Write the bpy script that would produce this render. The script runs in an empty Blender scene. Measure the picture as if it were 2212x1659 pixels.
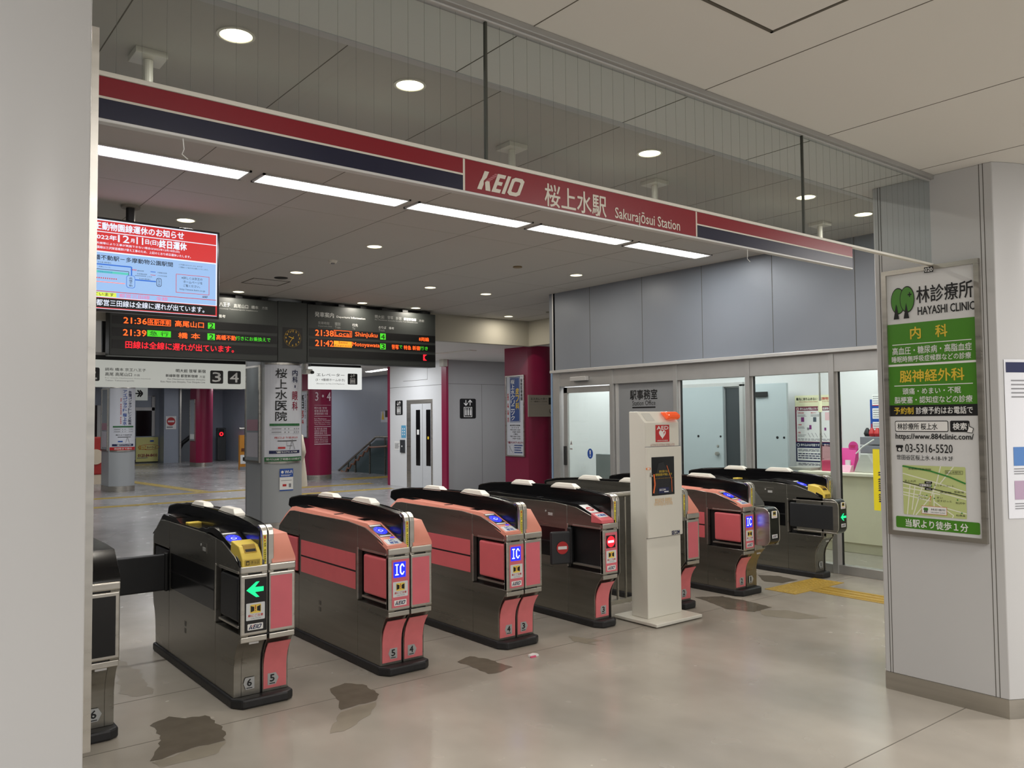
import bpy, bmesh, math, random
from mathutils import Vector, Matrix
random.seed(7)
S = bpy.context.scene
COL = S.collection

# ------------------------------------------------------------------ camera
F, CAMZ = 1794.0, 1.6
YAW, PITCH, ROLL = math.radians(38.2734), math.radians(2.4623), math.radians(-0.5115)
fw = Vector((math.sin(YAW)*math.cos(PITCH), math.cos(YAW)*math.cos(PITCH), math.sin(PITCH)))
rt = Vector((math.cos(YAW), -math.sin(YAW), 0)); up = rt.cross(fw)
rt, up = math.cos(ROLL)*rt+math.sin(ROLL)*up, -math.sin(ROLL)*rt+math.cos(ROLL)*up
cam = bpy.data.objects.new('camera', bpy.data.cameras.new('camera'))
COL.objects.link(cam)
cam.data.sensor_width = 36; cam.data.lens = F/2212*36
cam.data.clip_start = 0.05; cam.data.clip_end = 200
cam.matrix_world = Matrix((( rt.x, up.x, -fw.x, 0), (rt.y, up.y, -fw.y, 0), (rt.z, up.z, -fw.z, CAMZ), (0, 0, 0, 1)))
S.camera = cam
CAM = Vector((0, 0, CAMZ))
# ------------------------------------------------------------------ view + world
S.view_settings.view_transform = 'Standard'; S.view_settings.look = 'None'
S.view_settings.exposure = 0.12; S.view_settings.gamma = 1; S.view_settings.use_curve_mapping = False
W = bpy.data.worlds.new('station_world'); S.world = W; W.use_nodes = True
W.node_tree.nodes['Background'].inputs[0].default_value = (0.95, 0.97, 1.0, 1)
W.node_tree.nodes['Background'].inputs[1].default_value = 0.6

def ray(px, py):
    return (px-1106)/F*rt-(py-829.5)/F*up+fw
def at(px, py, **k):
    d = ray(px, py); (a, v), = k.items(); i = 'xyz'.index(a)
    return CAM+d*((v-CAM[i])/d[i])

# ------------------------------------------------------------------ lamps
def area(name, loc, sx, sy, power, col=(1, .96, .9), rot=(0, 0, 0), shape='RECTANGLE', spread=None):
    L = bpy.data.lights.new(name, 'AREA'); L.shape = shape; L.size = sx; L.size_y = sy
    L.energy = power; L.color = col
    if spread: L.spread = spread
    o = bpy.data.objects.new(name, L); COL.objects.link(o); o.location = loc; o.rotation_euler = rot
    return o
ZO, ZI, ZB = 2.975, 3.42, 2.98        # ceiling heights: outer hall, gate hall, far concourse
WARM = (1, .93, .82); COOL = (1, .985, .96)
DOWNLIGHTS = [(1.365, 3.80), (2.32, 3.81), (4.234, 3.82), (6.126, 3.82), (7.07, 3.84), (2.288, 7.61), (4.205, 7.622), (7.10, 7.67),
              (4.176, 9.51), (6.126, 9.55), (7.10, 9.59), (4.145, 11.39), (6.08, 11.41), (7.057, 11.44), (8.97, 11.45)]
for i, (x, y) in enumerate(DOWNLIGHTS):
    area('downlight_lamp', (x, y, ZI-.012), .13, .13, 6.5, WARM, shape='DISK')
FLUO = [(-.42, .86), (.92, 2.215), (2.30, 3.555), (3.63, 4.87), (4.955, 6.19), (6.275, 7.46)]
for a, b in FLUO:
    area('tube_lamp', ((a+b)/2, 5.95, ZI-.014), b-a-.06, .2, 21, COOL)
for x, y, w in ((-1.2, .4, 18), (1.5, -.9, 36), (4.3, -.6, 66), (7, .2, 60), (1.5, -3, 44), (4.5, -3, 54)):
    area('hall_lamp', (x, y, ZO-.02), 1.2, .3, w, (1, .965, .93))
for x, y in ((2.6, 15.5), (7.2, 14.6), (3, 19), (7.5, 18.6), (6.5, 23), (2.5, 26), (10.5, 25.5), (7, 29.5), (11, 31), (10.9, 13.7), (9.2, 16.8)):  # last two are fill, added to brighten the elevator walls
    area('concourse_lamp_and_fill', (x, y, ZB-.02), 1.2, .3, 36, (.97, .98, 1))
area('office_lamp_and_fill', (8.8, 8.3, 2.75), .6, .3, 20, (.98, 1, 1)); area('office_lamp_and_fill', (8.9, 5.2, 2.75), 1.2, .3, 30, (.98, 1, 1)); area('office_lamp_and_fill', (8.8, 6.9, 2.75), 1.2, .3, 20, (.98, 1, 1))  # first one is fill, added to brighten the area behind the sliding door

# ------------------------------------------------------------------ materials
def lin(h):
    h = h.lstrip('#'); r = []
    for i in (0, 2, 4):
        c = int(h[i:i+2], 16)/255; r.append(c/12.92 if c <= .04045 else ((c+.055)/1.055)**2.4)
    return r
MATS = {}
def mat(name, hexc, rough=.5, metal=0, var=0, scale=3, spec=.5, bump=0, bscale=60, stretch=(1, 1, 1), coat=0, rvar=0, emit=0):
    if name in MATS: return MATS[name]
    m = bpy.data.materials.new(name); m.use_nodes = True; nt = m.node_tree; n = nt.nodes; l = nt.links
    p = n['Principled BSDF']; c = lin(hexc); p.inputs['Base Color'].default_value = (*c, 1)
    p.inputs['Roughness'].default_value = rough; p.inputs['Metallic'].default_value = metal
    p.inputs['Specular IOR Level'].default_value = spec; p.inputs['Coat Weight'].default_value = coat
    if var or bump or rvar:
        tc = n.new('ShaderNodeTexCoord'); mp = n.new('ShaderNodeMapping'); mp.inputs['Scale'].default_value = stretch
        l.new(tc.outputs['Object'], mp.inputs[0])
        no = n.new('ShaderNodeTexNoise'); no.inputs['Scale'].default_value = scale; no.inputs['Detail'].default_value = 2
        l.new(mp.outputs[0], no.inputs['Vector'])
        if var:
            mx = n.new('ShaderNodeMapRange'); mx.inputs[1].default_value = .1; mx.inputs[2].default_value = .9
            mx.inputs[3].default_value = 1-var*1.6; mx.inputs[4].default_value = 1+var*1.6
            l.new(no.outputs[0], mx.inputs[0])
            vm = n.new('ShaderNodeVectorMath'); vm.operation = 'SCALE'; vm.inputs[0].default_value = c
            l.new(mx.outputs[0], vm.inputs['Scale']); l.new(vm.outputs[0], p.inputs['Base Color'])
        if rvar:
            mr = n.new('ShaderNodeMapRange'); mr.inputs[1].default_value = .1; mr.inputs[2].default_value = .9
            mr.inputs[3].default_value = rough-rvar; mr.inputs[4].default_value = rough+rvar
            l.new(no.outputs[0], mr.inputs[0]); l.new(mr.outputs[0], p.inputs['Roughness'])
        if bump:
            nb = n.new('ShaderNodeTexNoise'); nb.inputs['Scale'].default_value = bscale; l.new(mp.outputs[0], nb.inputs['Vector'])
            b = n.new('ShaderNodeBump'); b.inputs['Strength'].default_value = bump; b.inputs['Distance'].default_value = .002
            l.new(nb.outputs[0], b.inputs['Height']); l.new(b.outputs[0], p.inputs['Normal'])
    if emit:
        p.inputs['Emission Color'].default_value = (*c, 1); p.inputs['Emission Strength'].default_value = emit
    MATS[name] = m; return m
def emi(name, hexc, s):
    if name in MATS: return MATS[name]
    m = mat(name, hexc, .5, emit=s, spec=.3); c = lin(hexc); m.node_tree.nodes['Principled BSDF'].inputs['Base Color'].default_value = (c[0]*.12, c[1]*.12, c[2]*.12, 1)
    return m
def glass(name, tint='#eef4f1', refl=1.0):
    if name in MATS: return MATS[name]
    m = bpy.data.materials.new(name); m.use_nodes = True; nt = m.node_tree; n = nt.nodes; l = nt.links; n.clear()
    o = n.new('ShaderNodeOutputMaterial'); t = n.new('ShaderNodeBsdfTransparent'); g = n.new('ShaderNodeBsdfGlossy'); mx = n.new('ShaderNodeMixShader')
    t.inputs[0].default_value = (*lin(tint), 1); g.inputs['Roughness'].default_value = .02
    f = n.new('ShaderNodeFresnel'); f.inputs[0].default_value = 1.42
    k = n.new('ShaderNodeMath'); k.operation = 'MULTIPLY'; k.inputs[1].default_value = refl; l.new(f.outputs[0], k.inputs[0])
    gm = n.new('ShaderNodeNewGeometry'); bf = n.new('ShaderNodeMath'); bf.operation = 'SUBTRACT'; bf.inputs[0].default_value = 1; l.new(gm.outputs['Backfacing'], bf.inputs[1])
    k2 = n.new('ShaderNodeMath'); k2.operation = 'MULTIPLY'; l.new(k.outputs[0], k2.inputs[0]); l.new(bf.outputs[0], k2.inputs[1])
    l.new(k2.outputs[0], mx.inputs[0]); l.new(t.outputs[0], mx.inputs[1]); l.new(g.outputs[0], mx.inputs[2]); l.new(mx.outputs[0], o.inputs[0])
    MATS[name] = m; return m

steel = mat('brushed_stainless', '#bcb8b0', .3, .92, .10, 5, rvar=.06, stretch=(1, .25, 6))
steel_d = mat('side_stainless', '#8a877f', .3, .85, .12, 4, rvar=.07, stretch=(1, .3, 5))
alu = mat('satin_aluminium', '#b4b3b1', .42, .55, .04, 6)
alu_l = mat('pale_aluminium', '#c9c8c6', .4, .35, .03, 6)
blackg = mat('gloss_black', '#0c0c0e', .18, 0, spec=.5)
blackm = mat('matte_black', '#151618', .5)
rubber = mat('black_rubber', '#1f1f21', .5, 0, .3, 30, bump=.3)
darkp = mat('dark_pad', '#27282b', .45, 0, .08, 8)
pink = mat('pink_panel', '#e0707c', .38, 0, .04, 8)
pinkd = mat('pink_side', '#dc6a70', .35, 0, .04, 8)
salmon = mat('salmon_cover', '#ee9c88', .35, 0, .03, 8)
scuff = mat('pink_foot', '#e47a7e', .35, 0, .06, 14)
yellow = mat('yellow_plastic', '#f4d65e', .4)
ylabel = mat('yellow_label', '#f2e04a', .4)
capw = mat('cream_plastic', '#e6e1d6', .4)
white = mat('white_print', '#f0f0ee', .45)
black = mat('black_print', '#0d0d10', .5)
redp = mat('red_print', '#c02a2c', .45)
bluep = mat('blue_print', '#2250a8', .45)
navyp = mat('navy_print', '#1c2350', .45)
greenp = mat('green_print', '#4a8a24', .35)
yelp = mat('yellow_print', '#e6c43c', .4)
greyp = mat('grey_print', '#8b8c90', .5)
pillar = mat('pillar_enamel', '#c9c9c9', .3, 0, .015, 1.5, rvar=.04)
white_enamel = mat('white_enamel', '#e2dfd4', .32)
magenta = mat('magenta_enamel', '#8c1842', .32, 0, .03, 3)
bluegrey = mat('blue_grey_panel', '#a3abb8', .36, .1, .02, 2)
office_panel = mat('grey_panel', '#868c95', .42, .12, .02, 2)
led_blue = emi('led_blue', '#1c28ff', 1.6)
led_white = emi('led_white', '#dfe6ff', 1.3)
led_green = emi('led_green', '#20e890', 1.2)
led_red = emi('led_red', '#ff2330', 1.5)
led_orange = emi('led_orange', '#ff5a20', 2.0)
led_amber = emi('led_amber', '#ff9a28', 1.3)
led_lime = emi('led_lime', '#4ad02a', 1.1)
sc_blue = emi('screen_blue', '#9cc0ee', .85)
sc_red = emi('screen_red', '#d63232', .85)
sc_white = emi('screen_white', '#e6ecff', .95)
sc_black = emi('screen_black', '#050506', .3)
sc_dark = emi('screen_ink', '#141c30', .3)
sc_dblue = emi('screen_line', '#2c70d8', .8)
sc_teal = emi('screen_teal', '#5cd0c0', .8)
sc_yel = emi('screen_yellow', '#dcea50', .9)
sc_pink = emi('screen_pink', '#ee86b8', .8)
lamp = emi('lamp_glow', '#fff2c8', 5.0)
tube = emi('tube_glow', '#ffffff', 9.0)
signlit = emi('lit_sign_face', '#eceeea', .8)
clear = glass('clear_glass', '#f2f6f4')
wired = glass('wired_glass', '#f0f4f5', .55)

# ------------------------------------------------------------------ mesh building
def clip(poly, i, v, keep_gt):
    out = []
    for a, b in zip(poly, poly[1:]+poly[:1]):
        ia = (a[i] > v) == keep_gt; ib = (b[i] > v) == keep_gt
        if ia: out.append(a)
        if ia != ib:
            t = (v-a[i])/(b[i]-a[i]); out.append((a[0]+t*(b[0]-a[0]), a[1]+t*(b[1]-a[1])))
    return out
def region(poly, y0=None, y1=None, z0=None, z1=None):
    for i, v, g in ((0, y0, True), (0, y1, False), (1, z0, True), (1, z1, False)):
        if v is not None: poly = clip(poly, i, v, g)
    return poly

class B:
    def __init__(s, T=None): s.v = []; s.f = []; s.mi = []; s.m = []; s.T = T or (lambda p: p)
    def k(s, m):
        if m not in s.m: s.m.append(m)
        return s.m.index(m)
    def add(s, pts, faces, m):
        o = len(s.v); s.v += [tuple(s.T(p)) for p in pts]; i = s.k(m)
        for f in faces: s.f.append([o+a for a in f]); s.mi.append(i)
        return s
    def face(s, pts, m): return s.add(pts, [range(len(pts))], m)
    def box(s, x0, x1, y0, y1, z0, z1, m):
        p = [(x, y, z) for z in (z0, z1) for y in (y0, y1) for x in (x0, x1)]
        return s.add(p, [(0, 2, 3, 1), (4, 5, 7, 6), (0, 1, 5, 4), (2, 6, 7, 3), (0, 4, 6, 2), (1, 3, 7, 5)], m)
    def prism(s, poly, ax, a, b, m):
        """polygon in the two other axes (in xyz order), extruded along ax from a to b"""
        def mk(u, v, w): return {'x': (w, u, v), 'y': (u, w, v), 'z': (u, v, w)}[ax]
        n = len(poly); p = [mk(u, v, a) for u, v in poly]+[mk(u, v, b) for u, v in poly]
        return s.add(p, [list(range(n)), list(range(2*n-1, n-1, -1))]+[(i, (i+1) % n, n+(i+1) % n, n+i) for i in range(n)], m)
    def cyl(s, c, r, h, ax, m, n=24, r2=None):
        r2 = r if r2 is None else r2; p = []
        for rr, w in ((r, 0), (r2, h)):
            for i in range(n):
                a = 2*math.pi*i/n; u, v = rr*math.cos(a), rr*math.sin(a)
                p.append({'x': (c[0]+w, c[1]+u, c[2]+v), 'y': (c[0]+u, c[1]+w, c[2]+v), 'z': (c[0]+u, c[1]+v, c[2]+w)}[ax])
        return s.add(p, [list(range(n))[::-1], list(range(n, 2*n))]+[(i, (i+1) % n, n+(i+1) % n, n+i) for i in range(n)], m)
    def tube(s, path, r, m, n=8, close=False):
        path = [Vector(p) for p in path]; N = len(path); rings = []
        for i, p in enumerate(path):
            a = path[max(i-1, 0)]; b = path[min(i+1, N-1)]; d = (b-a).normalized()
            h = Vector((0, 0, 1)) if abs(d.z) < .9 else Vector((1, 0, 0)); u = d.cross(h).normalized(); w = d.cross(u)
            rr = r[i] if isinstance(r, (list, tuple)) else r
            rings += [p+rr*(math.cos(2*math.pi*j/n)*u+math.sin(2*math.pi*j/n)*w) for j in range(n)]
        fs = [(i*n+j, i*n+(j+1) % n, (i+1)*n+(j+1) % n, (i+1)*n+j) for i in range(N-1) for j in range(n)]
        fs += [list(range(n))[::-1], list(range((N-1)*n, N*n))]
        return s.add(rings, fs, m)
    def loft(s, rings, m, cap=True):
        n = len(rings[0]); pts = [p for r in rings for p in r]
        fs = [(i*n+j, i*n+(j+1) % n, (i+1)*n+(j+1) % n, (i+1)*n+j) for i in range(len(rings)-1) for j in range(n)]
        if cap: fs += [list(range(n))[::-1], list(range((len(rings)-1)*n, len(rings)*n))]
        return s.add(pts, fs, m)
    def build(s, name, parent=None, bevel=0, seg=2, smooth=False, recalc=True, loc=None):
        me = bpy.data.meshes.new(name); me.from_pydata(s.v, [], s.f)
        for m in s.m: me.materials.append(m)
        me.polygons.foreach_set('material_index', s.mi)
        if recalc:
            bm = bmesh.new(); bm.from_mesh(me); bmesh.ops.recalc_face_normals(bm, faces=bm.faces); bm.to_mesh(me); bm.free()
        if smooth: me.polygons.foreach_set('use_smooth', [True]*len(me.polygons))
        if smooth: me.set_sharp_from_angle(angle=.55)
        me.update()
        o = bpy.data.objects.new(name, me); COL.objects.link(o)
        if parent is not None:
            o.parent = parent; o.matrix_parent_inverse = Matrix.Translation(-Vector(wloc(parent)))
        if bevel:
            b = o.modifiers.new('bevel', 'BEVEL'); b.width = bevel; b.segments = seg; b.limit_method = 'ANGLE'; b.angle_limit = .6
            b.harden_normals = False
        return o
def wloc(o):
    return o.location if o.type == 'EMPTY' else (0, 0, 0)
def empty(name, loc, label, cat, group=None, kind=None):
    o = bpy.data.objects.new(name, None); COL.objects.link(o); o.location = loc; o.empty_display_size = .1
    return tag(o, label, cat, group, kind)
def tag(o, label, cat, group=None, kind=None):
    if label: o['label'] = label
    if cat: o['category'] = cat
    if group: o['group'] = group
    if kind: o['kind'] = kind
    return o
def struct(o, label=None):
    o['kind'] = 'structure'
    if label: o['label'] = label
    return o

# ------------------------------------------------------------------ flat printing (letters and marks on real faces)
_tc = {}
def glyphs(txt, bold=0):
    key = (txt, bold)
    if key in _tc: return _tc[key]
    cu = bpy.data.curves.new('lettering', 'FONT'); cu.body = txt; cu.resolution_u = 2; cu.size = 1; cu.offset = bold
    o = bpy.data.objects.new('lettering', cu); COL.objects.link(o)
    bpy.context.view_layer.update()
    me = bpy.data.meshes.new_from_object(o.evaluated_get(bpy.context.evaluated_depsgraph_get()))
    v = [(a.co.x, a.co.y) for a in me.vertices]; f = [tuple(p.vertices) for p in me.polygons]
    bpy.data.objects.remove(o); bpy.data.curves.remove(cu); bpy.data.meshes.remove(me)
    _tc[key] = (v, f); return _tc[key]

class Cv:
    """a flat face in the place: O origin, R right, U up, N towards the reader"""
    def __init__(s, b, O, R, U, eps=.0006):
        s.b = b; s.O = Vector(O); s.R = Vector(R).normalized(); s.U = Vector(U).normalized(); s.N = s.R.cross(s.U); s.e = eps
    def p(s, u, v, L): return s.O+u*s.R+v*s.U+s.N*(s.e*L)
    def uv(s, px, py):
        d = ray(px, py); t = (s.O-CAM).dot(s.N)/d.dot(s.N); q = CAM+d*t-s.O
        return q.dot(s.R), q.dot(s.U)
    n_ = 0
    def poly(s, pts, m, L=1):
        s.n_ = (s.n_+1) % 24; s.b.face([s.p(u, v, L+.035*s.n_) for u, v in pts], m)
    def rect(s, u0, v0, u1, v1, m, L=1): s.poly([(u0, v0), (u1, v0), (u1, v1), (u0, v1)], m, L)
    def rrect(s, u0, v0, u1, v1, r, m, L=1):
        pts = []
        for cx, cy, a0 in ((u1-r, v0+r, -90), (u1-r, v1-r, 0), (u0+r, v1-r, 90), (u0+r, v0+r, 180)):
            pts += [(cx+r*math.cos(math.radians(a0+t)), cy+r*math.sin(math.radians(a0+t))) for t in (0, 30, 60, 90)]
        s.poly(pts, m, L)
    def disc(s, u, v, r, m, L=1, ry=None, n=28):
        ry = ry or r; s.poly([(u+r*math.cos(2*math.pi*i/n), v+ry*math.sin(2*math.pi*i/n)) for i in range(n)], m, L)
    def line(s, pts, w, m, L=1):
        for (a, b), (c, d) in zip(pts, pts[1:]):
            q = Vector((c-a, d-b)); q.normalize(); x, y = -q.y*w/2, q.x*w/2
            s.poly([(a-x, b-y), (c-x, d-y), (c+x, d+y), (a+x, b+y)], m, L)
    def frame(s, u0, v0, u1, v1, w, m, L=1):
        s.rect(u0, v0, u1, v0+w, m, L); s.rect(u0, v1-w, u1, v1, m, L); s.rect(u0, v0+w, u0+w, v1-w, m, L); s.rect(u1-w, v0+w, u1, v1-w, m, L)
    def text(s, t, u0, v0, u1, v1, m, L=2, bold=0.0, shear=0, rot=0):
        if bold:
            e = bold*(v1-v0)
            for i, (du, dv) in enumerate(((-e, 0), (e, 0), (0, e), (0, -e))):
                s.text(t, u0+du, v0+dv, u1+du, v1+dv, m, L+.05*i, 0, shear, rot)
            return
        v, f = glyphs(t)
        if not v: return
        if rot: v = [(y, -x) for x, y in v]
        x0 = min(a for a, _ in v); x1 = max(a for a, _ in v); y0 = min(a for _, a in v); y1 = max(a for _, a in v)
        kx = (u1-u0)/max(x1-x0, 1e-6); ky = (v1-v0)/max(y1-y0, 1e-6)
        s.b.add([s.p(u0+(x-x0)*kx+shear*(y-y0)*ky, v0+(y-y0)*ky, L) for x, y in v], f, m)
    def textv(s, t, u0, v0, u1, v1, m, L=2, bold=0.0):
        n = len(t); h = (v1-v0)/n
        for i, c in enumerate(t):
            if c in ' ': continue
            a, b = v1-(i+1)*h, v1-i*h; q = .07*h
            if c == '・': s.disc((u0+u1)/2, (a+b)/2, (u1-u0)*.09, m, L); continue
            if c == 'ー': s.rect((u0+u1)/2-(u1-u0)*.06, a+q, (u0+u1)/2+(u1-u0)*.06, b-q, m, L); continue
            s.text(c, u0, a+q, u1, b-q, m, L, bold)
    # the same, with boxes read off as image points of the face
    def bx(s, x0, y0, x1, y1):
        a = s.uv(x0, y0); b = s.uv(x1, y1); return min(a[0], b[0]), min(a[1], b[1]), max(a[0], b[0]), max(a[1], b[1])
    def pd(s, px, py, r, m, L=1):
        u, v = s.uv(px, py); s.disc(u, v, r, m, L)
    def pl(s, pts, w, m, L=1): s.line([s.uv(*p) for p in pts], w, m, L)
    def pp(s, pts, m, L=1): s.poly([s.uv(*p) for p in pts], m, L)
    def prect(s, x0, y0, x1, y1, m, L=1): s.rect(*s.bx(x0, y0, x1, y1), m, L)
    def ptext(s, t, x0, y0, x1, y1, m, L=2, bold=0.0, shear=0): s.text(t, *s.bx(x0, y0, x1, y1), m, L, bold, shear)
    def ptextv(s, t, x0, y0, x1, y1, m, L=2, bold=0.0): s.textv(t, *s.bx(x0, y0, x1, y1), m, L, bold)
    def keio(s, u0, v0, u1, v1, m, slash, L=2):
        w, h = u1-u0, v1-v0
        def q(x, y): return (u0+w*(x*.86+.14*y), v0+h*y)
        P = lambda pts, mm=m: s.poly([q(x, y) for x, y in pts], mm, L)
        P([(0, 0), (.105, 0), (.105, .30), (.075, .48), (.115, .66), (.12, 1), (.015, 1), (.015, .6), (0, .4)])
        P([(.115, .42), (.165, .56), (.205, .52), (.31, 0), (.195, 0)])
        for i in range(5): k = i/5; P([(.115+.16*k, .50+.5*k), (.215+.16*k, .50+.5*k), (.24+.16*k, .578+.5*k), (.14+.16*k, .578+.5*k)], slash)
        P([(.33, 0), (.53, 0), (.53, .2), (.41, .2), (.41, .4), (.51, .4), (.51, .6), (.41, .6), (.41, .8), (.53, .8), (.53, 1), (.33, 1)])
        P([(.57, 0), (.65, 0), (.65, 1), (.57, 1)])
        o = [(.76, 0), (.93, 0), (1, .12), (1, .88), (.93, 1), (.76, 1), (.69, .88), (.69, .12)]
        n = [(.79, .2), (.89, .2), (.92, .26), (.92, .74), (.89, .8), (.79, .8), (.77, .74), (.77, .26)]
        for i in range(8):
            j = (i+1) % 8; P([o[i], o[j], n[j], n[i]])
def dashes(c, u0, v0, u1, v1, n, m, L=2, seed=3):
    """an upright column of print too fine to read"""
    R = random.Random(seed); h = (v1-v0)/n
    for i in range(n):
        if R.random() < .12: continue
        a = v1-(i+1)*h; c.rect(u0+(u1-u0)*.2*R.random(), a+h*.2, u1, a+h*.42, m, L); c.rect(u0+(u1-u0)*.3, a+h*.5, u1-(u1-u0)*.2*R.random(), a+h*.85, m, L)
def lines(c, u0, v0, u1, v1, n, m, L=2, fill=.5, seed=1, gaps=True):
    """rows of small print too fine to read"""
    R = random.Random(seed); h = (v1-v0)/n
    for i in range(n):
        y = v1-(i+.5)*h; x = u0; end = u1-(u1-u0)*(R.random()*.25 if gaps else 0)
        while x < end:
            w = (u1-u0)*(.05+.09*R.random()); c.rect(x, y-h*fill/2, min(x+w, end), y+h*fill/2, m, L); x += w+(u1-u0)*.02
# ================================================================== the setting
def floor_material():
    m = bpy.data.materials.new('worn_resin_floor'); m.use_nodes = True; nt = m.node_tree; n = nt.nodes; l = nt.links
    p = n['Principled BSDF']; g = n.new('ShaderNodeNewGeometry')
    def noise(sc, det, st=(1, 1, 1)):
        mp = n.new('ShaderNodeMapping'); mp.inputs['Scale'].default_value = st; l.new(g.outputs['Position'], mp.inputs[0])
        q = n.new('ShaderNodeTexNoise'); q.inputs['Scale'].default_value = sc; q.inputs['Detail'].default_value = det; l.new(mp.outputs[0], q.inputs['Vector']); return q
    a = noise(.9, 4, (1, .55, 1)); b = noise(4, 2); c = noise(20, 1)
    r1 = n.new('ShaderNodeValToRGB'); r1.color_ramp.elements[0].position = .28; r1.color_ramp.elements[1].position = .68
    r1.color_ramp.elements[0].color = (*lin('#8f8a81'), 1); r1.color_ramp.elements[1].color = (*lin('#b6aea2'), 1)
    l.new(a.outputs[0], r1.inputs[0])
    r2 = n.new('ShaderNodeMapRange'); r2.inputs[1].default_value = .1; r2.inputs[2].default_value = .9; r2.inputs[3].default_value = .95; r2.inputs[4].default_value = 1.05
    l.new(b.outputs[0], r2.inputs[0])
    vm = n.new('ShaderNodeVectorMath'); vm.operation = 'SCALE'; l.new(r1.outputs[0], vm.inputs[0]); l.new(r2.outputs[0], vm.inputs['Scale'])
    r3 = n.new('ShaderNodeMapRange'); r3.inputs[1].default_value = .1; r3.inputs[2].default_value = .9; r3.inputs[3].default_value = .999; r3.inputs[4].default_value = 1.001
    l.new(c.outputs[0], r3.inputs[0])
    v2 = n.new('ShaderNodeVectorMath'); v2.operation = 'SCALE'; l.new(vm.outputs[0], v2.inputs[0]); l.new(r3.outputs[0], v2.inputs['Scale'])
    # bluer tint grading in over the concourse floor inside the gates
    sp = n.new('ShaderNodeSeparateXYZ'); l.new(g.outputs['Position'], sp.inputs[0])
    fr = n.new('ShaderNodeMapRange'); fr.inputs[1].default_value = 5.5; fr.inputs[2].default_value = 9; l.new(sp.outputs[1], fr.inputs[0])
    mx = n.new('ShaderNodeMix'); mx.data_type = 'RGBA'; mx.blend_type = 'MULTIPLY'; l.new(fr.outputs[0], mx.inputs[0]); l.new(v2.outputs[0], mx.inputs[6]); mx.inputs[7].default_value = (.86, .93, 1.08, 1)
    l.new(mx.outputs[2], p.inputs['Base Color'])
    rr = n.new('ShaderNodeMapRange'); rr.inputs[1].default_value = .1; rr.inputs[2].default_value = .9; rr.inputs[3].default_value = .16; rr.inputs[4].default_value = .32
    l.new(b.outputs[0], rr.inputs[0]); l.new(rr.outputs[0], p.inputs['Roughness'])
    bp = n.new('ShaderNodeBump'); bp.inputs['Strength'].default_value = .06; bp.inputs['Distance'].default_value = .01
    l.new(b.outputs[0], bp.inputs['Height'])
    return m
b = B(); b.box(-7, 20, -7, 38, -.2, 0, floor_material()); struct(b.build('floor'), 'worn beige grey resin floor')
jointm = mat('floor_joint', '#6d675e', .6)
b = B()
for y in (4.47, 5.18, 2.1): b.box(-7, 7.85, y-.0025, y+.0025, -.01, .0008, jointm)
struct(b.build('floor_joints'))

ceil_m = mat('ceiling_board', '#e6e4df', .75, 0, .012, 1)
seam_m = mat('ceiling_seam', '#6f6a61', .8); ceil_shaded = mat('ceiling_board_shaded', '#bfbcb6', .75, 0, .012, 1)  # inner copy is darker: the gate hall's dimness is put into its colour
b = B(); b.box(-7, 16, -7, 2.70, ZO, ZO+.1, ceil_m); b.box(-7, 16, 2.66, 2.70, ZO-.004, ZI+.1, alu_l)
struct(b.build('ceiling_hall'))
b = B()
for k in range(-8, 16): x = 1.833+.935*k; b.box(x-.002, x+.002, -7, 2.66, ZO-.0012, ZO+.01, seam_m)
for y in (-.9,): b.box(-7, 16, y-.003, y+.003, ZO-.0012, ZO+.01, seam_m)
struct(b.build('ceiling_hall_seams'))
b = B(); b.box(-7, 13, 2.70, 11.86, ZI, ZI+.1, ceil_shaded); struct(b.build('ceiling_gates'))
b = B()
for k in range(-8, 12):
    x = 1.833+.935*k; b.box(x-.0025, x+.0025, 2.70, 11.86, ZI-.0012, ZI+.01, seam_m)
seam_f = mat('ceiling_seam_faint', '#a9a59b', .8)
for y in (6.65, 8.58, 10.5): b.box(-7, 13, y-.0018, y+.0018, ZI-.001, ZI+.01, seam_f)
struct(b.build('ceiling_gates_seams'))
bulk = mat('bulkhead_paint', '#b3ae9f', .7)
b = B(); b.box(-7, 9.76, 11.86, 12.0, ZB-.02, ZI+.1, bulk); b.box(9.76, 9.9, 9.0, 12.0, ZB-.02, ZI+.1, bulk)
struct(b.build('wall_bulkhead'))
b = B(); b.box(-7, 20, 11.95, 38, ZB, ZB+.1, ceil_m); b.box(9.78, 20, 2.7, 12, ZB, ZB+.1, ceil_m)
struct(b.build('ceiling_concourse'))
# outer shell out of sight of the camera, as far as its reflections need it
shell = mat('shell_wall', '#b9b8b4', .6)
b = B(); b.box(-7, -6.9, 2.7, 38, 0, ZI, shell); struct(b.build('wall_left'))
b = B(); b.box(15.9, 16, -7, 14, 0, ZO, shell); struct(b.build('wall_right'))

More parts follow.
